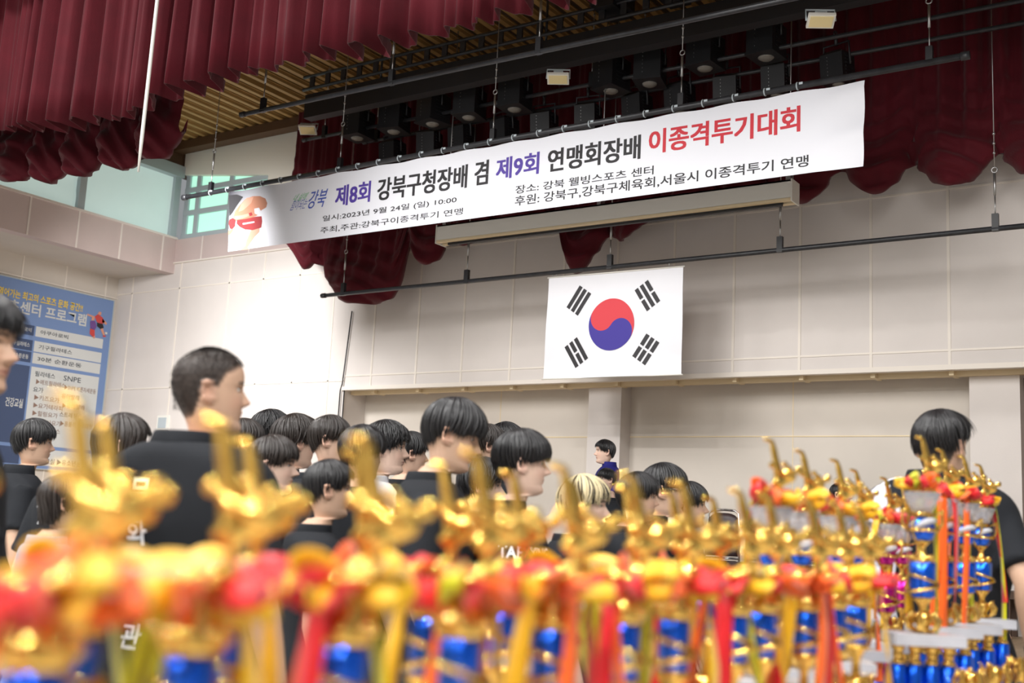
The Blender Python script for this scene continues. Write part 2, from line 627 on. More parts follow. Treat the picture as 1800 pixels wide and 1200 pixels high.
struct(b.build('ceiling', [M_SLAT, M_SLATDARK]))
b = MB()
b.box((XB, YW - 0.22, ZC - 0.12), (XR, YW - 0.05, ZC), 0)
struct(b.build('trim_3', M_BROWN))
# far end of the hall, behind the photographer
b = MB()
b.box((XL - 6, -18.2, 0), (XR + 8, -18.0, 9.5), 0)
b.box((XL - 6, -18.0, 0), (XR + 8, -17.98, 1.2), 1)
struct(b.build('wall_hall', [M_WHITEWALL, M_STAGEF]))
# side wall of the wings and the lintel of the stage opening
b = MB()
b.box((XR, 5.4, 0), (XR + 0.2, YR + 0.2, ZC + 0.3), 0)
struct(b.build('wall_right', M_WALL))
b = MB()
b.box((XL - 0.2, 4.6, ZC - 0.2), (XR + 0.2, 4.9, 8.4), 0)
struct(b.build('wall_proscenium', M_WALL))
o = MB().box((-0.11, -0.01, -0.1), (0.11, 0.02, 0.1), 0).box((-0.08, -0.015, -0.07), (0.08, -0.008, 0.07), 1).build('junction_box', [M_WHITE, M_FRAME], loc=tuple(atY(286, 743, YW - 0.02)))
tag(o, 'small pale framed box with a grey front on the back wall behind the tall boy', 'box')


# ------------------------------------------------------------------ curtains
def pleat(x, seed=0, amp=0.07):
    """sideways pleats of hung velvet: depth offset along the curtain"""
    ph = seed + x * 2 * math.pi / 0.235 + 0.9 * math.sin(x * 2.1 + seed) + 0.6 * math.sin(x * 5.3 + 2 * seed)
    a = amp * (0.75 + 0.4 * math.sin(x * 3.7 + seed))
    s_ = math.sin(ph)
    return a * (abs(s_) ** 0.7) * (1 if s_ > 0 else -1) + 0.25 * amp * math.sin(2.3 * ph + 1)


def curtain(name, Y, xa, xb, ztop, hem, seed, amp, step=0.013, nz=14, hemwob=0.03, m=None):
    xs = np.arange(xa, xb, step)
    G = np.zeros((nz, len(xs), 3))
    for j, x in enumerate(xs):
        p = pleat(x, seed, amp)
        h = hem(x) + hemwob * math.sin(x * 7 + seed) * 0.5 - 0.10 * p
        for i in range(nz):
            t = i / (nz - 1)
            k = 0.35 + 0.65 * t
            G[i, j] = (x + 0.02 * math.sin(9 * x + 2 * t), Y + p * k, ztop + (h - ztop) * t)
    G = np.concatenate([G, [[(q[0], q[1] + 0.012, q[2] + 0.0) for q in G[-1]]], [[(q[0], q[1] + 0.016, q[2] + 0.09) for q in G[-1]]]])
    b = MB()
    b.grid(G)
    return b.build(name, m or M_VELVET)


YV = 5.5
zv = [(0, 228), (110, 220), (220, 203), (325, 155), (470, 118), (620, 88), (760, 62), (930, 10)]
hp = [atY(x, y, YV) for x, y in zv]
hx, hz = [p[0] for p in hp], [p[2] for p in hp]
o = curtain('stage_valance', YV, XL - 0.1, XR, 8.2, lambda x: float(np.interp(x, hx, hz)), 1.3, 0.115, hemwob=.02)
tag(o, 'dark red pleated velvet valance across the top left in front of the slatted ceiling', 'curtain')


def swag_curtain(name, Y, hem_px, ztop, seed, left=None, right=None, amp=0.05, deep=0.16, m=None, nz=70, step=0.02):
    """Austrian curtain: pleats above, scalloped swags below; hem_px lists (x, y, 'g' gather / 'b' belly)"""
    P3 = [(atY(x, y, Y), k) for x, y, k in hem_px]
    kx = [p[0] for p, _ in P3]
    kz = [p[2] for p, _ in P3]
    gath = [p[0] for p, k in P3 if k == 'g']
    if left is not None:
        kx, kz = [left[0]] + kx, [left[1]] + kz
        gath = [left[0]] + gath
    if right is not None:
        kx, kz = kx + [right[0]], kz + [right[1]]
        gath = gath + [right[0]]
    xs = np.arange(kx[0], kx[-1], step)
    gath = np.array(gath)
    hz_ = np.interp(xs, kx, kz)
    ker = np.hanning(9)
    ker /= ker.sum()
    hz_ = np.convolve(np.pad(hz_, 4, mode='edge'), ker, mode='valid')
    G = np.zeros((nz, len(xs), 3))
    for j, x in enumerate(xs):
        gi = np.searchsorted(gath, x)
        ga, gb = gath[max(0, gi - 1)], gath[min(len(gath) - 1, gi)]
        s_ = 0.5 if gb - ga < 1e-6 else (x - ga) / (gb - ga)
        bulge = math.sin(math.pi * min(1, max(0, s_))) ** 0.8
        rnd = math.sin(ga * 12.9 + seed) * 3.0
        for i in range(nz):
            t = (i / (nz - 1)) ** 0.85
            z = ztop + (hz_[j] - ztop) * t
            hgt = z - hz_[j]
            low = math.exp(-(hgt / 0.75) ** 2)
            # swag folds: curved bands which sag with the belly between the gathers
            band = hgt + 0.42 * (1 - bulge) * math.exp(-hgt / 0.8) + 0.05 * math.sin(6 * s_ + rnd)
            f = 0.030 * math.sin(band * 2 * math.pi / 0.20 + rnd + 1.5 * math.sin(3 * s_ + rnd)) + 0.012 * math.sin(band * 2 * math.pi / 0.085 + 5 * s_) + 0.02 * math.sin(11 * s_ + rnd + 2 * hgt)
            y = Y + pleat(x, seed, amp) * (1 - low) - low * (deep * bulge * (0.4 + 0.6 * math.exp(-((hgt - 0.22) / 0.3) ** 2)) + f * (0.35 + 0.65 * bulge))
            if hgt < 0.05:
                y += (0.05 - hgt) * 1.2 * bulge
            G[i, j] = (x + 0.03 * low * math.sin(band * 30 + rnd) * (1 - bulge), y, z)
    G = np.concatenate([G, [[(q[0], q[1] + 0.06, q[2] + 0.02) for q in G[-1]]], [[(q[0], q[1] + 0.07, q[2] + 0.14) for q in G[-1]]]])
    b = MB()
    b.grid(G)
    return b.build(name, m or M_VELVET)


hem_l = [(-160, 320, 'g'), (-120, 345, 'b'), (-75, 322, 'g'), (-35, 340, 'b'), (-4, 308, 'g'), (20, 324, 'b'), (38, 327, 'b'), (52, 318, 'b'), (62, 304, 'g'), (80, 320, 'b'), (98, 328, 'b'), (110, 315, 'b'),
         (118, 298, 'g'), (135, 312, 'b'), (152, 317, 'b'), (170, 305, 'b'), (181, 274, 'g'), (200, 295, 'b'), (226, 304, 'b'), (240, 295, 'b'), (246, 270, 'g'),
         (262, 282, 'b'), (287, 289, 'b'), (305, 273, 'b'), (321, 222, 'g'), (325, 180, 'b')]
o = swag_curtain('swag_curtain', 6.15, hem_l, 6.1, 0.4, deep=0.22)
tag(o, 'dark red velvet curtain gathered in hanging swags under the valance, above the window sheeting', 'curtain')
hem_b = [(503, 418, 'b'), (518, 433, 'b'), (532, 452, 'b'), (548, 481, 'b'), (558, 474, 'b'), (566, 462, 'g'), (575, 490, 'b'), (598, 524, 'b'), (622, 537, 'b'), (660, 537, 'b'),
         (690, 528, 'b'), (705, 500, 'b'), (714, 440, 'b'), (719, 412, 'g'), (728, 432, 'b'), (745, 466, 'b'), (760, 470, 'b'), (776, 460, 'b'), (786, 430, 'b'), (796, 408, 'g'), (810, 432, 'b'), (826, 438, 'b'),
         (840, 432, 'b'), (852, 412, 'b'), (870, 396, 'g'), (905, 412, 'b'), (945, 404, 'b'), (975, 392, 'g'), (992, 412, 'b'), (1002, 452, 'b'), (1010, 484, 'b'), (1022, 484, 'b'), (1036, 468, 'b'), (1056, 440, 'b'), (1074, 410, 'g'),
         (1088, 425, 'b'), (1102, 427, 'b'), (1118, 418, 'b'), (1140, 388, 'b'), (1165, 372, 'g'), (1195, 381, 'b'), (1230, 372, 'b'), (1265, 352, 'g'), (1300, 366, 'b'), (1330, 360, 'b'), (1352, 335, 'g'), (1385, 352, 'b'),
         (1402, 362, 'b'), (1424, 361, 'b'), (1448, 342, 'b'), (1462, 318, 'b'), (1478, 296, 'g'), (1496, 318, 'b'), (1518, 340, 'b'), (1540, 348, 'b'), (1562, 343, 'b'), (1580, 322, 'b'), (1606, 284, 'g'), (1625, 308, 'b'),
         (1650, 330, 'b'), (1678, 336, 'b'), (1710, 322, 'b'), (1735, 298, 'b'), (1756, 262, 'g'), (1775, 295, 'b'), (1800, 312, 'b'), (1840, 318, 'b'), (1880, 285, 'b'), (1910, 235, 'g')]
YBC = 9.72
o = swag_curtain('backdrop_curtain', YBC, hem_b, 6.2, 2.2, right=(XR - 0.1, 4.6), deep=0.2, amp=0.055)
tag(o, 'dark red velvet backdrop curtain with scalloped swags behind the banner', 'curtain')

# ------------------------------------------------------------------ hung pipes, wires, lamps
def pipe_thing(name, Y, pa, pb, r, wires, label, cat, top=None, ztop=ZC + 0.04, m=None, clamp=True, ext=0.0):
    """a straight hung pipe from pixel pa to pixel pb at depth Y, with hanging wires at the given pixel xs"""
    A, B = atY(*pa, Y), atY(*pb, Y)
    B = B + (B - A) / np.linalg.norm(B - A) * ext
    root = empty(name, tuple(A))
    T = -A
    b = MB()
    b.tube([A + T, B + T], r, 10, 0)
    for e in (A, B):
        d = (B - A) / np.linalg.norm(B - A) * 0.03
        b.tube([e + T - d, e + T + d], r * 1.25, 10, 0)
    pp = b.build('pipe', m or M_PIPE, root)
    for px in wires:
        f = (px - pa[0]) / (pb[0] - pa[0])
        q = atY(px, pa[1] + f * (pb[1] - pa[1]), Y) + T
        q[2] = (A + (B - A) * ((q[0]) / (B - A)[0]))[2] + T[2]
        w = MB()
        top_ = ztop - A[2]
        w.tube([q + (0, 0, 0.5), (q[0], q[1], top_)], 0.0045, 5, 0)
        w.tube([q + (0, 0, 0.27), q + (0, 0, 0.45)], 0.011, 6, 0)
        w.torus(q + (0, 0, 0.48), 0.022, 0.006, 0, 10, 5, (math.pi / 2, 0))
        for dz in (0.62, 0.70, 0.78):
            w.ball(q + (0, 0, dz), 0.013, 0, 6, 4)
        w.tube([q + (0, 0, 0.1), q + (0, 0, 0.28)], 0.006, 5, 0)
        w.box((q[0] - 0.025, q[1] - 0.02, q[2] - 0.02), (q[0] + 0.025, q[1] + 0.02, q[2] + 0.12), 1)
        w.build('hanging_wire', [M_STEEL, M_BLACK], root)
    tag(root, label, cat)
    return root, A, B


YBN = 8.25
root, BA, BB = pipe_thing('banner_batten', YBN, (325, 347), (1697, 98), 0.026, [370, 597, 866, 1197, 1634],
                          'black pipe hung on wires carrying the long white banner', 'pipe')
for k in range(26):
    q = BA + (BB - BA) * (0.05 + 0.8 * k / 25) - BA
    b = MB().torus(q, 0.028, 0.006, 0, 12, 5, (0, math.pi / 2))
    b.box((q[0] + 0.02, q[1] - 0.03, q[2] + 0.0), (q[0] + 0.05, q[1] - 0.022, q[2] + 0.018), 0)
    b.build('tape_tie', M_FRAME, root)
YFP = 9.32
pipe_thing('flag_batten', YFP, (569, 519.5), (1800, 397), 0.022, [603, 820, 1072, 1371, 1750], 'thin black pipe in front of the wall, the flag hanging from it', 'pipe', ext=2.0)
pipe_thing('spare_batten', 7.3, (427, 201), (1000, 80), 0.022, [462, 688, 947], 'bare black pipe hung highest, just under the slatted ceiling', 'pipe', ext=5.2)
root, LA, LB = pipe_thing('lighting_batten', 8.95, (536, 246), (1400, 78), 0.02, [570, 1040], 'upper black lighting pipe with the floodlight and large lanterns', 'pipe', ext=2.4)
root, L2A, L2B = pipe_thing('lighting_batten', 9.25, (642, 250), (1480, 98), 0.02, [662, 1130], 'lower black lighting pipe just above the banner carrying small lanterns', 'pipe', ext=2.4)
# lighting bridge: long black box with cable tray
A, B = atY(542, 189, 8.5), atY(1420, 12, 8.5)
root = empty('lighting_bridge', tuple(A))
L = B[0] - A[0] + 3.4
sl = (B[2] - A[2]) / (B[0] - A[0])
b = MB()
b.box((0, -0.06, -0.14), (L, 0.06, 0.12), 0)
b.build('trough', M_BLACK, root)
b = MB()
for z in (0.16, 0.3):
    b.tube([(0, -0.1, z), (L, -0.1, z)], 0.018, 6)
for k in range(int(L / 0.22)):
    b.box((0.1 + 0.22 * k, -0.11, 0.15), (0.16 + 0.22 * k, -0.09, 0.31), 0)
b.build('rail', M_PIPE, root)
b = MB()
for k in range(5):
    b.tube([(1 + 2.0 * k, 0, 0.1), (1 + 2.0 * k, 0, ZC - A[2])], 0.012, 6)
b.build('drop_rod', M_PIPE, root)
for k, xx in enumerate((3.55, 4.15, 4.75, 5.3)):
    b = MB().box((xx, -0.16, 0.3), (xx + 0.3, 0.14, 0.55), 0)
    b.box((xx + 0.05, -0.18, 0.26), (xx + 0.25, 0.16, 0.3), 0)
    b.build('dimmer_box', M_BLACK, root)
tag(root, 'long black lighting trough with a rail hung under the slatted ceiling', 'lighting rig')


def lantern_proto(big):
    root = empty('stage_lantern')
    w, h, d = (0.125, 0.155, 0.13) if big else (0.105, 0.13, 0.11)
    b = MB()
    b.box((-w, -d, -h), (w, d, h * 0.75), 0)
    b.add([(-w, -d, h * .75), (w, -d, h * .75), (w, d, h * .75), (-w, d, h * .75), (-w * .7, -d * .6, h), (w * .7, -d * .6, h), (w * .7, d * .6, h), (-w * .7, d * .6, h)],
          [(0, 1, 5, 4), (1, 2, 6, 5), (2, 3, 7, 6), (3, 0, 4, 7), (4, 5, 6, 7)], 0, False)
    for k in range(6):
        z = -h * 0.7 + k * h * 0.24
        b.box((w, -d * .5, z), (w + 0.006, d * .5, z + 0.012), 0)
        b.box((-w * 0.35, -d - 0.004, z), (-w * 0.31, -d, z + 0.01), 1)
    b.build('housing', [M_BLACK, M_STEEL], root)
    b = MB()
    b.box((-w * 1.06, -d * 1.1, -h - 0.02), (w * 1.06, d * 1.1, -h), 0)
    b.ball((0, 0, -h - 0.015), 0.072 if big else 0.055, 1, 14, 8, (1, 1, 0.45))
    b.build('lens', [M_BLACK, M_LENS], root)
    b = MB()
    b.tube([(-w - 0.015, 0, 0), (-w - 0.015, 0, h + 0.07), (w + 0.015, 0, h + 0.07), (w + 0.015, 0, 0)], 0.01, 6)
    b.tube([(0, 0, h + 0.06), (0, 0, h + 0.16)], 0.016, 6)
    b.torus((0, 0, h + 0.16), 0.026, 0.008, 0, 12, 5, (0, math.pi / 2))
    b.build('yoke', M_PIPE, root)
    return root


def copy_tree(o, parent=None):
    c = o.copy()
    COL.objects.link(c)
    if parent:
        c.parent = parent
        c.matrix_parent_inverse = Matrix.Identity(4)
    for ch in [x for x in o.children]:
        copy_tree(ch, c)
    return c


big0, small0 = lantern_proto(True), lantern_proto(False)
ORD = ['first', 'second', 'third', 'fourth', 'fifth', 'sixth', 'seventh', 'eighth', 'ninth', 'tenth', 'eleventh', 'twelfth', 'thirteenth', 'fourteenth']
first = True
for k, (px, py) in enumerate([(630, 216), (694, 204), (762, 190), (826, 178), (906, 163), (1075, 129), (1143, 116), (1240, 88), (1347, 68)]):
    o = big0 if k == 0 else copy_tree(big0)
    o.location = atY(px, py, 8.95)
    o.rotation_euler = (0.0, 0, 0.25 * math.sin(k * 2.3))
    tag(o, f'large black stage lantern, {ORD[k]} from the left on the upper lighting pipe', 'stage light', 'large lanterns on the upper pipe')
for k, (px, py) in enumerate([(690, 268), (755, 251), (812, 241), (887, 229), (957, 219), (1034, 205), (1120, 188), (1195, 170), (1278, 158), (1364, 138), (1472, 118)]):
    o = small0 if k == 0 else copy_tree(small0)
    o.location = atY(px, py, 9.25)
    o.rotation_euler = (0.12, 0, 0.2 * math.sin(k * 1.7))
    tag(o, f'small black stage lantern, {ORD[k]} from the left in the row right above the banner', 'stage light', 'small lanterns above the banner')
fl0 = empty('floodlight')
b = MB().box((-0.16, -0.11, -0.02), (0.16, 0.11, 0.02), 0)
for k in range(7):
    b.box((-0.13 + k * 0.042, -0.08, 0.02), (-0.12 + k * 0.042, 0.08, 0.05), 0)
b.build('housing', M_WHITE, fl0)
MB().box((-0.135, -0.085, -0.028), (0.135, 0.085, -0.02), 0).build('led_panel', M_LED, fl0)
b = MB().tube([(-0.17, 0, 0), (-0.17, 0, 0.17), (0.17, 0, 0.17), (0.17, 0, 0)], 0.013, 6)
b.build('bracket', M_FRAME, fl0)
MB().box((-0.07, -0.05, 0.05), (0.07, 0.05, 0.11), 0).build('driver_box', M_FRAME, fl0)
for k, (px, py, Y, rx, ln) in enumerate([(541, 228, 8.9, 0.5, 'at the left end of the lighting pipe'), (981, 138, 8.2, 0.35, 'hanging above the middle of the banner'), (1443, 36, 7.6, 0.35, 'at the top right, above the banner end')]):
    o = fl0 if k == 0 else copy_tree(fl0)
    o.location = atY(px, py, Y)
    o.rotation_euler = (-rx, 0, 0.5)
    o.scale = (0.6,) * 3
    tag(o, 'white framed floodlight with pale panel ' + ln, 'floodlight', 'floodlights over the stage')

# white cord hanging in front of the valance
b = MB()
p1 = atY(243, 302, 5.2)
p0 = np.array((p1[0], 5.2, 7.6))
b.tube([p0, (p0 + p1) / 2 + (0.015, 0, 0), p1 + (0.0, 0, 0.25), p1], [0.014, 0.014, 0.014, 0.008], 8)
tag(b.build('pull_cord', M_WHITE), 'straight white pull cord hanging down in front of the red valance', 'cord')

# ------------------------------------------------------------------ banner
TXTOFF = 0.0008


def plane_text(b, body, lb, rt, Y, m, bold=0.02, dy=TXTOFF, shear=0.0, res=3):
    v, f, _ = text_geo(body, 0.0, res)
    A, B = atY(*lb, Y), atY(*rt, Y)
    V = np.zeros((len(v), 3))
    V[:, 0] = A[0] + (B[0] - A[0]) * v[:, 0] + shear * (v[:, 1] - .5)
    V[:, 2] = A[2] + (B[2] - A[2]) * v[:, 1]
    hgt_ = B[2] - A[2]
    # heavy lettering: the outline is laid down a few times, shifted by a fraction of the stroke
    for q, (sx, sz) in enumerate([(0, 0)] if bold <= 0 else [(-1, -.6), (1, -.6), (1, .6), (-1, .6), (0, 0)]):
        V2 = V.copy()
        V2[:, 0] += sx * bold * hgt_
        V2[:, 2] += sz * bold * hgt_
        V2[:, 1] = Y - dy - q * .0002
        b.add(V2, f, m, False)


def plane_poly(b, pts, Y, m, dy=TXTOFF):
    V = [atY(x, y, Y) - (0, dy, 0) for x, y in pts]
    b.add(V, [tuple(range(len(V)))[::-1]], m, False)


def photo_mat():
    """printed picture: dark backdrop that fades to the white of the banner"""
    m = bpy.data.materials.new('printed_backdrop')
    m.use_nodes = True
    N, L = m.node_tree.nodes, m.node_tree.links
    bs = N['Principled BSDF']
    bs.inputs['Roughness'].default_value = 0.5
    at = N.new('ShaderNodeAttribute')
    at.attribute_name = 'print'
    L.new(at.outputs['Color'], bs.inputs['Base Color'])
    return m


tl, tr, br, bl = atY(404, 337, YBN), atY(1519, 140, YBN), atY(1516, 291, YBN), atY(401, 442, YBN)
b = MB()
nu, nv = 180, 14
G = np.zeros((nv, nu, 3))
for i in range(nv):
    for j in range(nu):
        s_, t = j / (nu - 1), i / (nv - 1)
        p = (tl * (1 - s_) + tr * s_) * (1 - t) + (bl * (1 - s_) + br * s_) * t
        w = 0.03 * max(0, (s_ - .945) / .055) * math.sin(t * 6 + 9 * s_)
        G[i, j] = p + (0, abs(w), -0.012 * math.sin(s_ * math.pi * 13) ** 2 * (1 - t))
b.grid(G[:, ::-1], 0)
Yb = YBN
for body, lb, rt, m, bold in [
        ('제8회', (589, 363), (652, 318), 1, 0.03), ('강북구청장배', (663, 353), (822, 289), 2, 0.03), ('겸', (834, 326), (859, 281), 2, 0.03),
        ('제9회', (872, 316), (948, 267), 1, 0.03), ('연맹회장배', (963, 303), (1126, 237), 2, 0.03), ('이종격투기대회', (1141, 271), (1406, 186), 3, 0.03),
        ('일시:2023년 9월 24일 (일) 10:00', (567, 391), (803, 345), 2, 0.019), ('주최,주관:강북구이종격투기 연맹', (563, 411), (814, 365), 2, 0.019),
        ('장소: 강북 웰빙스포츠 센터', (906, 341), (1149, 291), 2, 0.019), ('후원: 강북구,강북구체육회,서울시 이종격투기 연맹', (905, 363), (1421, 272), 2, 0.019),
        ('내 삶에', (517, 354), (540, 338), 4, 0.0), ('힘이되는', (512, 370), (541, 348), 5, 0.0), ('강북', (542, 367), (575, 331), 5, 0.01)]:
    plane_text(b, body, lb, rt, Yb, m, bold, shear=0.06 if m in (4, 5) else 0.0)
# printed picture of a crouching fighter at the left end
skin_b, skin_l, glove = 6, 7, 8
def crop(pts):
    return [(400 + x / 3.6, 250 + y / 3.6) for x, y in pts]


plane_poly(b, crop([(8, 335), (60, 330), (100, 345), (60, 400), (30, 450), (12, 470)]), Yb, 2, 0.0009)
plane_poly(b, crop([(35, 475), (48, 435), (80, 395), (112, 360), (160, 341), (205, 340), (240, 356), (252, 385), (245, 412), (215, 430), (190, 462), (150, 480), (95, 490), (55, 498)]), Yb, skin_b, 0.0012)
plane_poly(b, crop([(120, 352), (165, 345), (150, 385), (100, 430), (70, 440), (85, 395)]), Yb, skin_l, 0.0014)
plane_poly(b, crop([(60, 492), (120, 484), (180, 470), (216, 468), (220, 500), (214, 540), (160, 556), (112, 552), (78, 536), (58, 515)]), Yb, glove, 0.0016)
plane_poly(b, crop([(95, 512), (170, 500), (172, 508), (98, 522)]), Yb, 0, 0.0020)
plane_poly(b, crop([(40, 468), (90, 462), (148, 446), (152, 462), (100, 480), (52, 490)]), Yb, skin_l, 0.0018)
plane_poly(b, crop([(134, 448), (154, 443), (160, 462), (140, 468)]), Yb, glove, 0.0021)
plane_poly(b, crop([(170, 420), (200, 414), (214, 440), (196, 462), (172, 450)]), Yb, 0, 0.0020)
plane_poly(b, crop([(12, 488), (34, 478), (52, 492), (48, 530), (30, 552), (14, 545), (8, 515)]), Yb, glove, 0.0019)
plane_poly(b, crop([(4, 560), (30, 548), (38, 556), (18, 584), (6, 588)]), Yb, skin_b, 0.0018)
plane_poly(b, crop([(150, 552), (204, 540), (202, 568), (170, 600), (146, 636), (128, 664), (134, 678), (88, 682), (90, 668), (112, 656), (120, 620), (136, 586)]), Yb, skin_l, 0.0015)
banner = b.build('banner', [M_BANNER, M_PURPLE, M_INK, M_RED, M_LOGOG, M_LOGOB, mat('print_skin', srgb(168, 112, 86), 0.6),
                            mat('print_skin_light', srgb(186, 138, 116), 0.6), mat('print_red', srgb(142, 26, 30), 0.6), photo_mat()])
me = banner.data
ca = me.color_attributes.new('print', 'FLOAT_COLOR', 'POINT')
co = np.zeros(len(me.vertices) * 3)
me.vertices.foreach_get('co', co)
co = co.reshape(-1, 3)
fx = np.clip((co[:, 0] - tl[0]) / 0.75, 0, 1)
fz = np.clip((tl[2] - co[:, 2]) / 0.55, 0, 1)
dark = np.clip(1 - fx ** 1.1, 0, 1) * np.clip(1 - fz ** 1.3, 0, 1)
base = np.array(srgb(224, 225, 232))
dk = np.array(srgb(38, 36, 46))
cols = np.ones((len(co), 4))
cols[:, :3] = base * (1 - dark[:, None]) + dk * dark[:, None]
ca.data.foreach_set('color', cols.ravel())
mi = np.zeros(len(me.polygons), dtype=np.int32)
me.polygons.foreach_get('material_index', mi)
for p in me.polygons:
    if mi[p.index] == 0 and p.center.x < tl[0] + 1.0:
        mi[p.index] = 9
me.polygons.foreach_set('material_index', mi)
tag(banner, 'long white event banner with violet, black and red Korean lettering hung over the stage', 'banner')

# ------------------------------------------------------------------ flag
FY = YFP - 0.0
tl, tr, br, bl = atY(965, 489, FY), atY(1201, 469, FY), atY(1197, 658, FY), atY(954, 666, FY)
b = MB()


def fpt(u, v, dy=0.0):
    p = (tl * (1 - u) + tr * u) * (1 - v) + (bl * (1 - u) + br * u) * v
    w = 0.008 * math.sin(u * 7 + 1) * v + 0.004 * math.sin(v * 9 + 3 * u)
    return p + (0, w - dy, 0)


G = np.array([[fpt(u, v) for u in np.linspace(1, 0, 40)] for v in np.linspace(0, 1, 28)])
b.grid(G, 0)
FW, FH = 3.0, 2.0
tilt = math.atan2(2, 3)


def fl(x, y, dy=0.004):                       # flag units: 3 wide, 2 high, origin in the middle
    return fpt(0.5 + x / FW, 0.5 - y / FH, dy)


def disc_pts(c, r, a0, a1, n=26):
    return [(c[0] + r * math.cos(t), c[1] + r * math.sin(t)) for t in np.linspace(a0, a1, n)]


def rotp(p, a):
    return (p[0] * math.cos(a) - p[1] * math.sin(a), p[0] * math.sin(a) + p[1] * math.cos(a))


a = -tilt
R_ = 0.5
red = disc_pts((0, 0), R_, 0, math.pi, 44) + disc_pts((-R_ / 2, 0), R_ / 2, -math.pi, 0, 24)[1:] + disc_pts((R_ / 2, 0), R_ / 2, math.pi, 0, 24)[1:-1]
blue = disc_pts((0, 0), R_, math.pi, 2 * math.pi, 44) + disc_pts((R_ / 2, 0), R_ / 2, 0, math.pi, 24)[1:] + disc_pts((-R_ / 2, 0), R_ / 2, 0, -math.pi, 24)[1:-1]
for pts, m in ((red, 1), (blue, 2)):
    V = [fl(*rotp(p, a)) for p in pts]
    b.add(V, [tuple(range(len(V)))[::-1]], m, False)
BW, BL_, GP = 1 / 12, 0.5, 1 / 24
for (cx, cy, ang, bars) in ((-1, 1, tilt, (1, 1, 1)), (1, -1, tilt, (0, 0, 0)), (1, 1, -tilt, (0, 1, 0)), (-1, -1, -tilt, (1, 0, 1))):
    dv = np.array((cx * math.cos(tilt), cy * math.sin(tilt)))
    per_ = np.array((-dv[1], dv[0]))
    for k, full in enumerate(bars):
        r0 = 0.5 + 0.25 + (2 - k if cx < 0 else k) * (BW + GP)
        segs = [(-BL_ / 2, BL_ / 2)] if full else [(-BL_ / 2, -GP / 2), (GP / 2, BL_ / 2)]
        for s0, s1 in segs:
            q = [dv * (r0 - 0.0) + per_ * s0, dv * (r0 + BW) + per_ * s0, dv * (r0 + BW) + per_ * s1, dv * r0 + per_ * s1]
            b.add([fl(*p) for p in q], [(3, 2, 1, 0)], 3, False)
flag = empty('flag', tuple(tl))
o = b.build('cloth', [M_FLAG, M_FRED, M_FBLUE, M_INK], flag)
o.matrix_parent_inverse = Matrix.Translation(-Vector(tl))
for A, B, nm in ((fpt(-.01, -0.005), fpt(1.01, -0.005), 0), (fpt(-.01, 1.0), fpt(1.01, 1.0), 1)):
    o = MB().tube([A, B], 0.007, 6).build('rod', M_WHITE, flag)
    o.matrix_parent_inverse = Matrix.Translation(-Vector(tl))
b = MB()
for u in (0.03, 0.06, 0.9):
    q = fpt(u, 0)
    t_ = (q[0] - atY(569, 519.5, YFP)[0]) / (atY(1800, 397, YFP)[0] - atY(569, 519.5, YFP)[0])
    zt_ = atY(569, 519.5, YFP)[2] * (1 - t_) + atY(1800, 397, YFP)[2] * t_
    b.tube([q, (q[0], q[1], zt_ + 0.02)], 0.004, 5)
o = b.build('tie_wire', M_STEEL, flag)
o.matrix_parent_inverse = Matrix.Translation(-Vector(tl))
tag(flag, 'white South Korean flag hanging from the thin black pipe against the wall', 'flag')

# ------------------------------------------------------------------ projection screen case
YS = 8.8
A, B = atY(767, 426, YS), atY(1390, 353, YS)
hgt = float(atY(1386, 318, YS)[2] - B[2])
root = empty('projector_screen', tuple(A))
L = B[0] - A[0]
b = MB()
b.box((0, 0, 0.02), (L, 0.014, hgt), 0)
b.box((0, 0, hgt - 0.014), (L, 0.16, hgt), 0)
b.box((0, 0.15, 0.02), (L, 0.16, hgt), 0)
b.box((0, 0.0, 0.0), (L, 0.05, 0.022), 1)
b.box((0, 0.1, 0.0), (L, 0.16, 0.022), 1)
b.build('case', [M_WHITE, M_CREAMED], root)
for x in (-0.012, L):
    b = MB().box((x, -0.006, -0.01), (x + 0.012, 0.17, hgt + 0.006), 0)
    b.build('end_cap', M_WHITE, root)
MB().tube([(0.1, 0.075, 0.012), (L - 0.1, 0.075, 0.012)], 0.026, 8).build('screen_roll', M_BLACK, root)
MB().box((0.1, 0.055, -0.022), (L - 0.1, 0.09, -0.008), 0).build('weight_bar', M_BLACK, root)
for px in (776, 1047, 1384):
    x = float(atY(px, 400, YS)[0] - A[0])
    x = min(max(x, 0.04), L - 0.04)
    b = MB().box((x - 0.02, 0.04, hgt), (x + 0.02, 0.12, hgt + 0.07), 0)
    b.tube([(x, 0.08, hgt + 0.05), (x, 0.08, ZC - A[2])], 0.006, 5)
    b.build('hanger', M_STEEL, root)
tag(root, 'long white projector screen case hung just below the banner', 'projector screen')

# ------------------------------------------------------------------ programme sign on the left wall
XS = XL + 0.03
c0, c1, c2 = atX(0, 482.7, XS), atX(200, 529.3, XS), atX(163, 760, XS)
yR, zT = c1[1], c1[2]
yL = c0[1] - 1.6
zBt = 1.75
sg = empty('programme_sign', (XS, (yL + yR) / 2, zBt))
inv = Matrix.Translation((-XS, -(yL + yR) / 2, -zBt))
b = MB()
b.box((XS - 0.03, yL, zBt), (XS, yR, zT), 0)


def S(px, py):
    return atX(px, py, XS)


def rect(b, y0, z0, y1, z1, m, d=0.002):
    b.add([(XS + d, y0, z0), (XS + d, y1, z0), (XS + d, y1, z1), (XS + d, y0, z1)], [(0, 1, 2, 3)], m, False)


def stext(b, body, y0, z0, y1, h, m, bold=0.0, d=0.004, w=None):
    v, f, asp = text_geo(body, bold, 2)
    V = np.zeros((len(v), 3))
    ww = (y1 - y0) if w is None else w
    V[:, 1] = y0 + ww * v[:, 0]
    V[:, 2] = z0 + h * v[:, 1]
    V[:, 0] = XS + d
    b.add(V, f, m, False)


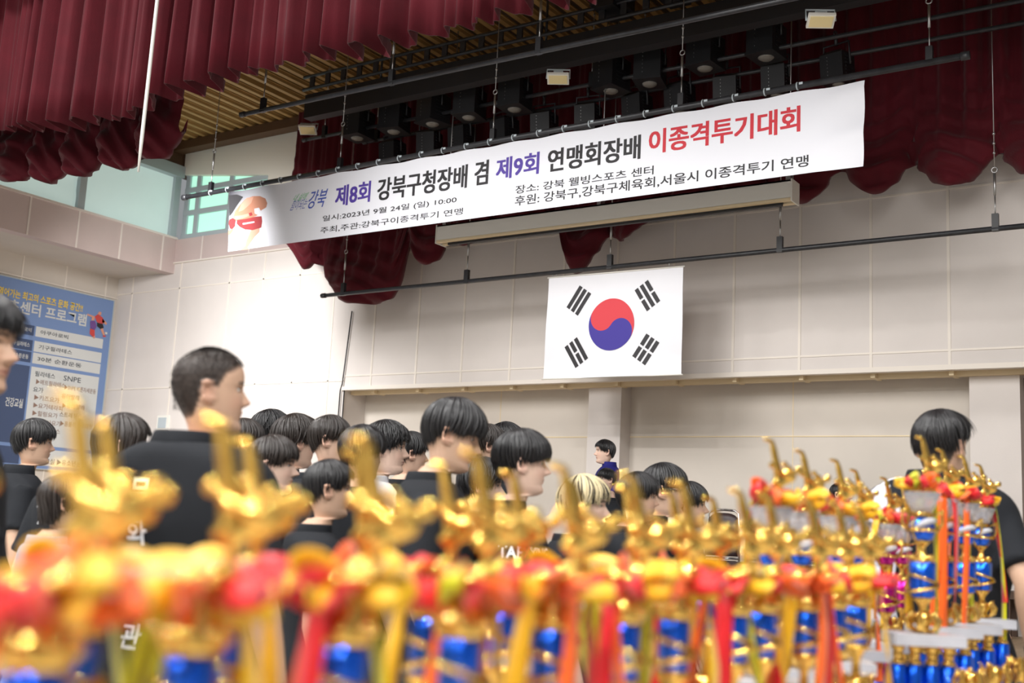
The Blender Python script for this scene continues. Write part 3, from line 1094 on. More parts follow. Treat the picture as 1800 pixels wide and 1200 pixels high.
def stext_px(b, body, lb, rt, m, bold=0.0):
    A, B = S(*lb), S(*rt)
    stext(b, body, A[1], A[2], B[1], B[2] - A[2], m, bold)


stext_px(b, '활력을 열어가는 최고의 스포츠 문화 공간!!', (-38, 510), (146, 535), 3, 0.02)
stext_px(b, '스포츠센터 프로그램', (-28, 538), (153, 553), 2, 0.025)
rows = [(565, 582, '아쿠아로빅', '아쿠아로빅'), (591, 609, '기구필라테스', '기구필라테스'), (612, 630, '30분순환운동', '30분 순환운동')]
ya = S(20, 575)[1]
yb1, yb2, yb3 = S(60, 580)[1], S(63, 580)[1], S(181, 600)[1]
zs = []
for k, (t_, bt, a_, c_) in enumerate(rows):
    z1 = S(63, t_ + 8)[2]
    z0 = S(63, bt + 9)[2]
    zs.append(z0)
    rect(b, ya - 0.06, z0, yb1, z1, 1)
    rect(b, yb2, z0, yb3, z1, 2)
    hh = (z1 - z0)
    stext(b, a_, ya + 0.0, z0 + hh * 0.3, yb1 - 0.04, hh * 0.42, 2, 0.01)
    stext(b, c_, yb2 + 0.07, z0 + hh * 0.3, 0, hh * 0.42, 4, 0.01, w=0.085 * len(c_))
z1 = zs[-1] - 0.045
z0 = S(165, 735)[2]
z0 = z1 - 1.02
rect(b, ya - 0.06, z0, yb1, z1, 1)
rect(b, yb2, z0, yb3, z1, 2)
stext(b, '건강교실', ya + 0.04, (z0 + z1) / 2 - 0.05, yb1 - 0.04, 0.12, 2, 0.02)
lh = 0.098
for k, (tx, m, ind) in enumerate([('필라테스', 4, 0), ('▶매트필라테스', 5, .03), ('요가', 4, 0), ('▶키즈요가', 5, .03), ('▶요가테라피', 5, .03), ('▶힐링요가', 5, .03), ('▶빈야사요가', 5, .03), ('▶요가밸런스', 5, .03)]):
    stext(b, tx, yb2 + 0.06 + ind, z1 - 0.12 - k * lh * 1.06, 0, 0.07, m, 0.008, w=min(0.076 * len(tx), 0.42 * (yb3 - yb2)))
for k, (tx, m, ind) in enumerate([('SNPE', 4, 0), ('▶SNPE 바른자세운동', 5, .03), ('유아발레', 4, 0), ('▶유아발레', 5, .03), ('스트레칭', 4, 0), ('▶폼롤러스트레칭', 5, .03)]):
    y_ = yb2 + 0.47 * (yb3 - yb2) + ind
    stext(b, tx, y_, z1 - 0.12 - k * lh * 1.25, 0, 0.07, m, 0.008, w=min(0.068 * len(tx), yb3 - 0.03 - y_))
rect(b, ya - 0.06, zBt + 0.04, yb1, z0 - 0.045, 1)
rect(b, yb2, zBt + 0.04, yb3, z0 - 0.045, 2)
stext(b, '농구교실 ▶유소년농구', yb2 + 0.2, z0 - 0.24, 0, 0.08, 4, 0.008, w=min(0.9, yb3 - yb2 - 0.26))
# column of an earlier block at the left edge
for k in range(4):
    rect(b, yL + 0.1, zBt + 0.1 + k * 0.4, ya - 0.12, zBt + 0.42 + k * 0.4, 2 if k % 2 else 1)


def spoly(pts, m, d=0.006):
    V = [S(x, y) + (d, 0, 0) for x, y in pts]
    b.add(V, [tuple(range(len(V)))], m, False)


# two little printed athletes
spoly([(166, 556), (172, 552), (180, 558), (184, 566), (178, 570), (170, 566)], 6)
spoly([(171, 552), (174, 547), (178, 549), (177, 554)], 7)
spoly([(170, 567), (180, 569), (182, 576), (176, 578), (170, 573)], 8, 0.007)
spoly([(176, 578), (180, 576), (184, 588), (181, 590)], 7)
spoly([(153, 551), (166, 556), (166, 559), (153, 554)], 7)
spoly([(180, 560), (188, 568), (186, 571), (179, 566)], 7)
spoly([(181, 589), (186, 590), (185, 592), (180, 592)], 6)
spoly([(158, 564), (167, 564), (169, 574), (166, 580), (158, 576)], 9, 0.008)
spoly([(160, 563), (161, 557), (166, 558), (165, 563)], 7, 0.008)
spoly([(158, 577), (166, 580), (166, 590), (162, 592), (157, 586)], 6, 0.007)
spoly([(163, 590), (167, 589), (166, 595), (163, 594)], 7)
spoly([(184, 583), (188, 584), (188, 588), (184, 587)], 2, 0.008)
o = b.build('panel', [M_SIGN, M_SIGND, M_SIGNW, M_SIGNY, M_SIGNT, M_SIGNB, mat('print_red2', srgb(200, 70, 66), 0.6), mat('print_skin2', srgb(214, 150, 124), 0.6),
                      M_INK, mat('print_violet', srgb(110, 72, 140), 0.6)], sg)
o.matrix_parent_inverse = inv
b = MB()
for (y0, z0_, y1, z1_) in ((yL, zT, yR, zT + 0.012), (yR, zBt, yR + 0.012, zT + 0.012), (yL, zBt - 0.012, yR, zBt)):
    b.box((XS - 0.03, y0, z0_), (XS + 0.008, y1, z1_), 0)
o = b.build('frame', M_FRAME, sg)
o.matrix_parent_inverse = inv
tag(sg, 'blue sports programme board with white table rows on the left wall', 'sign')

# ------------------------------------------------------------------ chairs at the back of the stage
def chair_proto():
    r = empty('stage_chair')
    b = MB()
    G = np.zeros((9, 11, 3))
    for i in range(9):
        for j in range(11):
            u, v = j / 10 - .5, i / 8
            wd = 0.21 - 0.03 * v ** 3
            G[i, j] = (2 * u * wd, 0.19 + 0.05 * v - 0.03 * (2 * u) ** 2 * -1, 0.52 + 0.38 * v - 0.05 * (abs(2 * u) ** 4) * (v > .9))
    b.grid(G)
    b.build('backrest', M_CHAIRPAD, r, solid=0.035)
    MB().box((-0.21, -0.24, 0.42), (0.21, 0.19, 0.48), 0).build('seat', M_CHAIRPAD, r)
    b = MB()
    for s in (-1, 1):
        b.tube([(s * 0.23, 0.22, 0.4), (s * 0.225, 0.235, 0.7), (s * 0.2, 0.255, 0.9), (s * 0.14, 0.26, 0.925), (0, 0.262, 0.93)], 0.012, 6)
    b.tube([(-0.23, 0.21, 0.5), (0.23, 0.21, 0.5)], 0.011, 6)
    b.build('frame', M_CHROME, r)
    for sx in (-1, 1):
        for sy in (-1, 1):
            MB().tube([(sx * 0.22, 0.2 * sy, 0.43), (sx * 0.23, 0.24 * sy, 0.0)], 0.012, 6).build('leg', M_CHROME, r)
    return r


ch0 = chair_proto()
cl = ['leftmost dark chair with chrome frame on the stage, right of the boy in glasses', 'second dark chrome-framed chair from the left on the stage', 'third dark chrome-framed chair from the left, empty, on the stage',
      'dark chrome-framed chair the seated woman sits on', 'dark chrome-framed chair just right of the seated woman']
CHY = 9.6
chx = [float(atY(p, 930, CHY)[0]) for p in (1252, 1326, 1400, 1476, 1550)]
for k, x in enumerate(chx):
    o = ch0 if k == 0 else copy_tree(ch0)
    o.location = (x, CHY, ZS)
    o.rotation_euler = (0, 0, 0.06 * math.sin(k * 3))
    o.scale = (0.72, 1, 1)
    tag(o, cl[k], 'chair', 'chairs at the back of the stage')
bp = atD(1762, 1044, 9.35)
bn = empty('stage_bench', (bp[0] - .3, bp[1], ZS))
hb = float(bp[2] - ZS)
MB().box((-.2, -.17, hb - .03), (.43, .17, hb + .03), 0).build('seat', M_BOARD, bn)
for sx in (-.14, .36):
    for sy in (-.13, .13):
        MB().box((sx - .025, sy - .025, 0), (sx + .025, sy + .025, hb - .03), 0).build('leg', M_BOARD, bn)
tag(bn, 'low brown wooden bench on the stage beyond the wrist of the broad man', 'bench')
# ------------------------------------------------------------------ people
# head units: chin at z = 0, crown at z = 1; x forward, y to the left
FZ = [-.02, 0.0, .03, .07, .11, .16, .20, .25, .31, .36, .42, .48, .53, .58, .63, .70, .77, .84, .90, .95, .98, 1.0]
FXV = [.20, .285, .335, .36, .36, .342, .348, .36, .368, .37, .367, .358, .355, .372, .385, .384, .366, .325, .262, .185, .11, .0]
BZ = [-.02, 0.0, .05, .10, .18, .26, .34, .42, .50, .58, .66, .74, .82, .88, .93, .97, .99, 1.0]
BXV = [.21, .215, .225, .24, .275, .325, .37, .405, .43, .442, .44, .42, .372, .31, .235, .15, .09, .0]
WZ = [-.02, 0.0, .03, .07, .12, .18, .25, .33, .42, .50, .58, .66, .74, .81, .87, .92, .96, .985, 1.0]
WYV = [.17, .175, .19, .215, .238, .256, .272, .288, .302, .312, .322, .326, .316, .29, .25, .20, .14, .085, .0]


def _sm(z, zz, vv):
    return np.interp(z, zz, vv)


def head_r(z):
    return _sm(z, FZ, FXV), _sm(z, BZ, BXV), _sm(z, WZ, WYV)


def head_inside(P):
    z = P[:, 2]
    f, b, w = head_r(np.clip(z, -.02, 1))
    x = P[:, 0]
    a = np.where(x > 0, np.abs(x) / np.maximum(f, 1e-4), np.abs(x) / np.maximum(b, 1e-4))
    e = 2.25
    g = a ** e + (np.abs(P[:, 1]) / np.maximum(w, 1e-4)) ** e
    return (g < 1) & (z < 1)


HC = np.array((-.03, 0, .55))


def head_radius(D):
    """distance from the head's middle to its surface along unit directions D"""
    lo, hi = np.zeros(len(D)), np.full(len(D), .8)
    for _ in range(18):
        mid = (lo + hi) / 2
        ins = head_inside(HC + D * mid[:, None])
        lo = np.where(ins, mid, lo)
        hi = np.where(ins, hi, mid)
    return lo


def gs(a, s):
    return np.exp(-(a / s) ** 2)


def head_mesh(seed=0, buzz=0.0, skin=(0.64, 0.425, 0.315), hairtint=(0.03, 0.024, 0.022), nth=88):
    """returns rings (k, nth, 3) in head units from the crown to the neck base, and a tint per vertex"""
    rg = np.random.default_rng(seed)
    zs = np.concatenate([np.cos(np.linspace(0.06, math.pi / 2, 20)) * .32 + .68, np.linspace(.67, .0, 62)])
    th = np.linspace(0, 2 * math.pi, nth, endpoint=False)
    # denser sampling towards the face
    th = th - 0.42 * np.sin(th)
    V = np.zeros((len(zs), nth, 3))
    T = np.zeros((len(zs), nth, 3))
    f, b, w = head_r(zs)
    e = 2 / 2.25
    c, s_ = np.cos(th), np.sin(th)
    for i, z in enumerate(zs):
        x = np.where(c > 0, f[i], b[i]) * np.sign(c) * np.abs(c) ** e
        y = w[i] * np.sign(s_) * np.abs(s_) ** e
        V[i] = np.stack([x, y, np.full(nth, z)], 1)
    X, Y, Z = V[..., 0], V[..., 1], V[..., 2]
    front = np.clip((X - .12) / .12, 0, 1)
    nose = np.interp(Z, [.29, .315, .335, .36, .385, .42, .48, .54, .60], [0, .015, .062, .112, .118, .09, .052, .022, 0])
    nw = np.interp(Z, [.30, .36, .42, .5, .6], [.085, .072, .055, .045, .04])
    nl = rg.uniform(.85, 1.1)
    dx = nl * nose * gs(Y, nw) + .018 * gs(np.abs(Y) - .075, .03) * gs(Z - .35, .03)
    dx -= .040 * gs(np.abs(Y) - .135, .07) * gs(Z - .515, .04)
    dx += .014 * gs(np.abs(Y) - .13, .09) * gs(Z - .585, .022)
    dx += .012 * gs(np.abs(Y) - .135, .05) * gs(Z - .528, .018)
    dx += .024 * gs(Z - .258, .020) * gs(Y, .095) + .022 * gs(Z - .212, .022) * gs(Y, .085) - .006 * gs(Z - .236, .008) * gs(Y, .10)
    dx += .015 * gs(Z - .06, .05) * gs(Y, .1)
    dx += .012 * gs(np.abs(Y) - .19, .08) * gs(Z - .37, .09)
    V[..., 0] += dx * front
    # ears pushed out of the sides of the head: helix rim, hollow, lobe
    u = (X + .055 + .10 * (Z - .47)) / .088
    v = (Z - .465) / .142
    rr = np.sqrt(u ** 2 + v ** 2)
    rim = np.clip((1.12 - rr) / .22, 0, 1)
    rim = rim * rim * (3 - 2 * rim)
    hollow = np.clip(1 - np.sqrt(((u - .18) / .62) ** 2 + ((v - .05) / .66) ** 2), 0, 1)
    ant = .25 * gs(rr - .52, .10) * (u < .3)
    prof = .070 + .035 * np.clip(-u, -1, 1)
    ear = rim * prof - .085 * np.minimum(1, 2.2 * hollow) * rim * .62 + .03 * ant * rim
    V[..., 1] += np.sign(Y) * ear * (np.abs(Y) > .15)
    V[..., 0] -= .02 * rim * (np.abs(Y) > .15)
    V[..., 2] += 0
    # tint: warmer cheeks, ears and nose, lips, brows, lids, short hair on the scalp
    sk = np.array(skin)
    T[:] = sk
    warm = .18 * gs(np.abs(Y) - .19, .10) * gs(Z - .36, .10) * front + .20 * gs(Z - .37, .05) * gs(Y, .07) * front + .22 * rim
    T += warm[..., None] * (np.array((.70, .28, .20)) - sk)
    lips = (gs(Z - .234, .034) * np.clip(1 - (np.abs(Y) / .115) ** 2, 0, 1) * front)
    T += (.75 * np.clip(lips, 0, 1))[..., None] * (np.array((.50, .19, .16)) - T)
    mouth = gs(Z - .236, .007) * (np.abs(Y) < .115) * front
    T += (.6 * mouth)[..., None] * (np.array((.14, .05, .04)) - T)
    brow = np.clip(1.4 * gs(Z - (.600 - 1.0 * (np.abs(Y) - .13) ** 2 * 1.5), .016), 0, 1) * ((np.abs(Y) > .05) & (np.abs(Y) < .225)) * front
    T += (.82 * brow)[..., None] * (np.array((.03, .022, .02)) - T)
    lash = gs(Z - (.535 - 2.2 * (np.abs(Y) - .135) ** 2), .009) * ((np.abs(Y) > .075) & (np.abs(Y) < .20)) * front
    T += (.85 * lash)[..., None] * (np.array((.025, .018, .016)) - T)
    if buzz:
        hl = np.where(X > .0, np.interp(X, [0, .08, .14, .22, .30, .36], [.40, .55, .66, .70, .755, .78]), np.interp(X, [-.45, -.2, -.10, 0], [.10, .16, .52, .40]))
        mk = np.clip((Z - hl) / .04, 0, 1) * (1 - .8 * rim * (Z < .6))
        fade = np.clip(.62 + (Z - hl) * 2.4, 0, 1) * buzz
        T += np.clip(mk * fade * 1.15, 0, .97)[..., None] * (np.array(hairtint) - T)
    return V, T


def loft_quads(k, n):
    i, j = np.meshgrid(np.arange(k - 1), np.arange(n), indexing='ij')
    q = np.stack([i * n + j, (i + 1) * n + j, (i + 1) * n + (j + 1) % n, i * n + (j + 1) % n], -1)
    return q.reshape(-1, 4)


def torso_rings(H, build=1.0, nth=88, infl=0.0, top=None, hem=None):
    """horizontal slices from the neck to the crotch, metres; x forward"""
    s_ = H / 1.7
    rows = [  # z, half width, front, back, x centre
        (1.428, .056, .050, .058, -.020), (1.412, .064, .054, .066, -.022), (1.400, .084, .060, .074, -.022), (1.388, .114, .070, .084, -.022), (1.372, .146, .082, .092, -.020),
        (1.350, .172, .094, .098, -.016), (1.322, .188, .105, .102, -.012), (1.28, .200, .115, .106, -.008), (1.22, .192, .120, .108, -.004), (1.14, .172, .118, .102, 0), (1.05, .158, .112, .092, 0),
        (.98, .160, .112, .096, 0), (.92, .170, .112, .112, 0), (.86, .176, .110, .122, -.004), (.80, .172, .104, .116, -.004), (.77, .15, .085, .10, -.004)]
    th = np.linspace(0, 2 * math.pi, nth, endpoint=False)
    th = th - 0.42 * np.sin(th)
    c, sn = np.cos(th), np.sin(th)
    out = []
    for z, w, f, b, xc in rows:
        if top is not None and z > top:
            continue
        if hem is not None and z < hem:
            continue
        k = build
        e = 2 / 2.3
        x = xc * s_ + np.where(c > 0, f, b) * s_ * k * np.sign(c) * np.abs(c) ** e + infl * c
        y = (w * s_ * k + infl) * np.sign(sn) * np.abs(sn) ** e
        z = z + .03 * min(1, max(0, (z - 1.1) / .25))
        out.append(np.stack([x, y, np.full(nth, z * s_)], 1))
    return out


def rotz(a):
    c, s_ = math.cos(a), math.sin(a)
    return np.array(((c, -s_, 0), (s_, c, 0), (0, 0, 1)))


def roty(a):
    c, s_ = math.cos(a), math.sin(a)
    return np.array(((c, 0, s_), (0, 1, 0), (-s_, 0, c)))


def rotx(a):
    c, s_ = math.cos(a), math.sin(a)
    return np.array(((1, 0, 0), (0, c, -s_), (0, s_, c)))


def arm_joints(H, side, pose):
    s_ = H / 1.7
    sh = np.array((-.015, side * .172, 1.352)) * s_
    if pose == 'down':
        el = np.array((-.035, side * .245, 1.10)) * s_
        wr = np.array((.045, side * .262, .865)) * s_
        hd = np.array((.35, -.08 * side, -1.0))
    elif pose == 'fold':                      # forearm raised in front of the chest
        el = np.array((.02, side * .235, 1.11)) * s_
        wr = np.array((.21, side * .11, 1.21)) * s_
        hd = np.array((.55, -side * .5, .45))
    elif pose == 'fwd':
        el = np.array((.075, side * .225, 1.11)) * s_
        wr = np.array((.19, side * .20, .89)) * s_
        hd = np.array((.5, -.05 * side, -1.0))
    elif pose == 'out':                       # elbow carried back and out
        el = np.array((-.09, side * .275, 1.12)) * s_
        wr = np.array((.02, side * .275, .90)) * s_
        hd = np.array((.45, -side * .2, -1.0))
    hd = hd / np.linalg.norm(hd)
    return sh, el, wr, hd


def arm_parts(b, H, side, pose, m=0):
    """arm, palm, four fingers and a thumb, each a closed tapering tube"""
    s_ = H / 1.7
    sh, el, wr, hd = arm_joints(H, side, pose)
    pts, rad = [], []
    for t in np.linspace(-.02, 1, 7):
        pts.append(sh + (el - sh) * t)
        rad.append(np.interp(t, [-.12, .25, .7, 1], [.046, .047, .041, .037]) * s_)
    for t in np.linspace(.12, 1, 8):
        pts.append(el + (wr - el) * t)
        rad.append(np.interp(t, [0, .22, .6, 1], [.037, .041, .034, .025]) * s_)
    b.tube(pts, rad, 14, m, flat=.95)
    hl = .178 * s_
    sidev = np.cross(hd, np.array((0, side, 0)))
    sidev /= np.linalg.norm(sidev)                     # across the palm
    nrm = np.cross(sidev, hd)
    palm = [wr - hd * .012, wr + hd * .02 * s_, wr + hd * .05 * s_, wr + hd * .088 * s_, wr + hd * .096 * s_]
    b.tube(palm, [.026 * s_, .031 * s_, .040 * s_, .041 * s_, .030 * s_], 12, m, flat=.5, up=tuple(nrm))
    for k, (off, ln) in enumerate(((-.027, .072), (-.009, .082), (.009, .078), (.027, .060))):
        p0 = wr + hd * .080 * s_ + sidev * off * s_
        q, dr = [p0], hd.copy()
        for g in range(4):
            dr = dr + nrm * (-side) * .22
            dr /= np.linalg.norm(dr)
            q.append(q[-1] + dr * ln * s_ / 3.4)
        b.tube(q, [.0092 * s_, .009 * s_, .0083 * s_, .0078 * s_, .005 * s_], 8, m)
    p0 = wr + hd * .022 * s_ - sidev * .026 * s_
    d1 = hd * .8 - sidev * .62
    d1 /= np.linalg.norm(d1)
    b.tube([p0, p0 + d1 * .03 * s_, p0 + d1 * .052 * s_ + hd * .006, p0 + d1 * .066 * s_ + hd * .018], [.0135 * s_, .012 * s_, .0105 * s_, .006 * s_], 8, m)


def leg_pts(H, side, grow=0.0):
    s_ = H / 1.7
    P_ = [(-.005, .085, .90), (-.002, .092, .80), (.004, .098, .66), (.010, .104, .50), (.008, .106, .44), (-.006, .108, .33), (-.012, .110, .20), (-.008, .112, .085), (-.005, .112, .05)]
    r = [.092, .088, .076, .058, .055, .056, .046, .038, .037]
    return [np.array((x, side * y, z)) * s_ for x, y, z in P_], [(q + grow) * s_ for q in r]


def wrinkle(V, seed, amp):
    rg = np.random.default_rng(seed)
    d = np.zeros(len(V))
    for k in range(7):
        a = rg.uniform(0, 2 * math.pi)
        kz = rg.uniform(8, 26)
        kr = rg.uniform(8, 24)
        ph = rg.uniform(0, 6.28)
        d += np.sin(V[:, 2] * kz + (V[:, 0] * math.cos(a) + V[:, 1] * math.sin(a)) * kr + ph + 1.2 * np.sin(V[:, 2] * 6 + V[:, 1] * 9 + ph))
    return amp * d / 7


def mesh_obj_from(V, F, name):
    me = bpy.data.meshes.new(name)
    me.from_pydata([tuple(v) for v in V], [], [list(map(int, f)) for f in F])
    me.update()
    o = bpy.data.objects.new(name, me)
    COL.objects.link(o)
    return o


def eval_mesh(o, name):
    dg = bpy.context.evaluated_depsgraph_get()
    me = bpy.data.meshes.new_from_object(o.evaluated_get(dg))
    me.name = name
    return me


def hair_geo(style, seed):
    """locks of hair over a cap, in head units. style: dict of ends and thickness"""
    rg = np.random.default_rng(seed)
    st = dict(front=.66, side=.46, back=.16, thick=.05, top=.06, n=620, frontw=.26, wave=0.0, messy=.05, part=None, r=.019, hang=1.0, earcut=True, sideburn=.40)
    st.update(style)
    if st['earcut'] and 'sideburn' not in style:
        st['sideburn'] = .53
    if st['earcut'] and 'hang' not in style:
        st['hang'] = .3

    def zend(az):
        """hem of the hair for azimuth az (0 = front)"""
        a = np.abs((az + math.pi) % (2 * math.pi) - math.pi)
        fr, sd, bk = st['front'], st['side'], st['back']
        z = np.interp(a, [0, .62, .80, 1.02, 1.28, 1.5, 1.80, 2.15, 2.5, math.pi], [fr, fr - .01, (fr + st['sideburn']) / 2, st['sideburn'], st['sideburn'] if not st['earcut'] else max(st['side'], .44), max(st['side'], .56) if st['earcut'] else sd,
                                                                              max(sd, .50) if st['earcut'] else sd, (sd + bk) / 2 if st['earcut'] else bk, bk, bk])
        return z
    whorl = np.array((-.20, .03, .985))

    def path(az, jit, lift, wav, nseg):
        """az: azimuths; returns (n, nseg, 3) lock paths from the whorl down to the hem"""
        n = len(az)
        ze = zend(az) + jit
        w0 = np.arctan2(.20, .5)
        out = np.zeros((n, nseg, 3))
        # polar angle from straight up at the head's middle; start at the whorl, end at the hem
        z_low = np.maximum(ze, .42)
        # slide down the azimuth in fine steps
        m = 40
        al = np.linspace(.03, 1.95, m)
        start = np.array((math.sin(-.33), 0, math.cos(-.33)))
        D = np.zeros((n, m, 3))
        for k, a in enumerate(al):
            tgt = np.stack([np.sin(a) * np.cos(az), np.sin(a) * np.sin(az), np.full(n, np.cos(a))], 1)
            mixv = max(0, 1 - a / 1.15)
            d = tgt + start * mixv * 0.9
            D[:, k] = d / np.linalg.norm(d, axis=1)[:, None]
        R = head_radius(D.reshape(-1, 3)).reshape(n, m)
        Pp = HC + D * R[..., None]
        Zp = Pp[..., 2]
        for i in range(n):
            z = Zp[i]
            kk = int(np.argmax(z < z_low[i])) if (z < z_low[i]).any() else m - 1
            seg = Pp[i, :kk + 1]
            if ze[i] < z_low[i] - 1e-3:
                last = seg[-1]
                out_r = last[:2] / (np.linalg.norm(last[:2]) + 1e-9)
                nd = 8
                zz = np.linspace(last[2], ze[i], nd + 1)[1:]
                hz_ = np.clip((.42 - zz), 0, 1)
                ff, bb, ww = head_r(np.clip(zz, 0, 1))
                tuck = np.clip(1 - st['hang'], 0, 1)
                r0 = np.linalg.norm(last[:2])
                az_ = az[i]
                hr = 1 / np.sqrt((np.cos(az_) / np.where(np.cos(az_) > 0, ff, bb)) ** 2 + (np.sin(az_) / ww) ** 2)
                rr = np.maximum(hr * tuck + r0 * (1 - tuck) * (1 - .12 * hz_), hr * .98)
                ext = np.stack([out_r[0] * rr, out_r[1] * rr, zz], 1)
                seg = np.concatenate([seg, ext])
            d_ = np.r_[0, np.cumsum(np.linalg.norm(np.diff(seg, axis=0), axis=1))]
            t = np.linspace(0, d_[-1], nseg)
            q = np.stack([np.interp(t, d_, seg[:, c_]) for c_ in range(3)], 1)
            out[i] = q
        u = np.linspace(0, 1, nseg)[None, :]
        nrm = out - HC
        nrm[..., 2] = np.maximum(nrm[..., 2], 0)
        nrm /= np.linalg.norm(nrm, axis=2)[..., None] + 1e-9
        topk = np.clip((out[..., 2] - .6) / .4, 0, 1)
        fk = np.clip((out[..., 0] - .1) / .25, 0, 1) * np.clip(1 - np.abs(out[..., 2] - .72) / .3, 0, 1)
        th = (st['thick'] + (st['top'] - st['thick']) * topk + .02 * fk)
        th = th * (1 - .25 * u ** 3) * (np.interp(out[..., 2], [.05, .22, .5], [.35, .55, 1.0]) if st['earcut'] else 1.0)
        out += nrm * (th * lift[:, None])[..., None]
        # sideways wander
        tang = np.stack([-np.sin(az), np.cos(az), np.zeros(n)], 1)
        ph = rg.uniform(0, 6.28, n)
        sway = (wav[:, None] * u ** 1.2 + st['wave'] * np.sin(u * rg.uniform(7, 12, n)[:, None] + ph[:, None]) * u)
        out += tang[:, None, :] * sway[..., None]
        if st['wave'] > 0:
            out[..., 2] += st['wave'] * .6 * np.cos(u * 9 + ph[:, None]) * u
        return out
    Vs, Qs = [], []
    no = 0
    # cap under the locks
    nc = 72
    az = np.linspace(0, 2 * math.pi, nc, endpoint=False)
    C = path(az, np.full(nc, .012), np.full(nc, .62), np.zeros(nc), 18)
    Cin = path(az, np.full(nc, .03), np.full(nc, -.12), np.zeros(nc), 18)[:, -1:, :]
    C = np.concatenate([C, Cin], 1)
    V = C.transpose(1, 0, 2).reshape(-1, 3)
    if not st.get('stub'):
        Vs.append(V)
        Qs.append(loft_quads(19, nc)[:, ::-1])
        no += len(V)
    if st.get('stub'):
        n = st['n']
        S_ = 3
        bi = rg.integers(0, nc, n)
        si = rg.integers(0, 17, n)
        f_ = rg.uniform(0, 1, n)[:, None]
        g_ = rg.uniform(0, 1, n)[:, None]
        p0 = (C[bi, si] * (1 - f_) + C[bi, si + 1] * f_) * (1 - g_) + (C[(bi + 1) % nc, si] * (1 - f_) + C[(bi + 1) % nc, si + 1] * f_) * g_
        nr = p0 - HC
        nr /= np.linalg.norm(nr, axis=1)[:, None]
        dr = nr + (C[bi, si + 1] - C[bi, si]) * 6 + rg.normal(0, .25, (n, 3))
        dr /= np.linalg.norm(dr, axis=1)[:, None]
        ln = rg.uniform(.006, .015, n)[:, None]
        L_ = np.stack([p0 - nr * .006, p0 + dr * ln * .6, p0 + dr * ln], 1)
    n = st['n']
    S_ = S_ if st.get('stub') else 11
    az = rg.uniform(0, 2 * math.pi, n)
    jit = rg.normal(0, .022, n) * (1 + st['messy'] * 6)
    jit = np.clip(jit, -.06 - st['messy'] * .4, .12)
    if not st.get('stub'):
      L_ = path(az, jit, rg.uniform(.7, 1.12, n) + st['messy'] * rg.uniform(-.5, 1.4, n), rg.normal(0, .03 + st['messy'] * .8, n), S_)
    # cross-sections
    T_ = np.gradient(L_, axis=1)
    T_ /= np.linalg.norm(T_, axis=2)[..., None] + 1e-9
    N_ = L_ - HC
    N_ -= T_ * (N_ * T_).sum(2)[..., None]
    N_ /= np.linalg.norm(N_, axis=2)[..., None] + 1e-9
    B_ = np.cross(T_, N_)
    u = np.linspace(0, 1, S_)
    rad = st['r'] * (np.minimum(1, .25 + 3 * u)) * (1 - u ** (1 if st.get('stub') else 4) * .9)
    rad = rad[None, :] * rg.uniform(.6, 1.3, n)[:, None]
    ring = [L_ + B_ * rad[..., None], L_ + N_ * rad[..., None] * .55, L_ - B_ * rad[..., None], L_ - N_ * rad[..., None] * .4]
    Rg = np.stack(ring, 2)                             # n, S, 4, 3
    V = Rg.reshape(-1, 3)
    i, s_, j = np.meshgrid(np.arange(n), np.arange(S_ - 1), np.arange(4), indexing='ij')
    base = no + i * S_ * 4
    q = np.stack([base + s_ * 4 + j, base + s_ * 4 + (j + 1) % 4, base + (s_ + 1) * 4 + (j + 1) % 4, base + (s_ + 1) * 4 + j], -1).reshape(-1, 4)
    Vs.append(V)
    Qs.append(q[:, ::-1])
    return np.concatenate(Vs), np.concatenate(Qs), n, S_, nc * 19


HSTY = {
    'bowl': dict(front=.585, side=.50, back=.27, thick=.08, top=.085, n=760, r=.02),
    'bang': dict(front=.645, side=.50, back=.25, thick=.06, top=.075, n=760, messy=.07),
    'bob': dict(front=.66, side=.32, back=.06, thick=.075, top=.07, n=780, earcut=False, sideburn=.40, hang=.85),
    'long': dict(front=.72, side=-.35, back=-.45, thick=.075, top=.065, n=900, earcut=False, sideburn=.02, hang=.75),
    'curly': dict(front=.66, side=.46, back=.2, thick=.085, top=.085, n=720, wave=.035, messy=.10),
    'short': dict(front=.73, side=.50, back=.26, thick=.045, top=.06, n=700, messy=.06),
    'under': dict(front=.72, side=.60, back=.40, thick=.035, top=.06, n=800, messy=.07, sideburn=.62, earcut=False),
    'buzz': dict(front=.80, side=.60, back=.26, thick=.016, top=.034, n=8000, r=.0052, sideburn=.70, earcut=False, messy=.02, stub=True),
    'tied': dict(front=.78, side=.50, back=.16, thick=.03, top=.03, n=600, sideburn=.5),
}


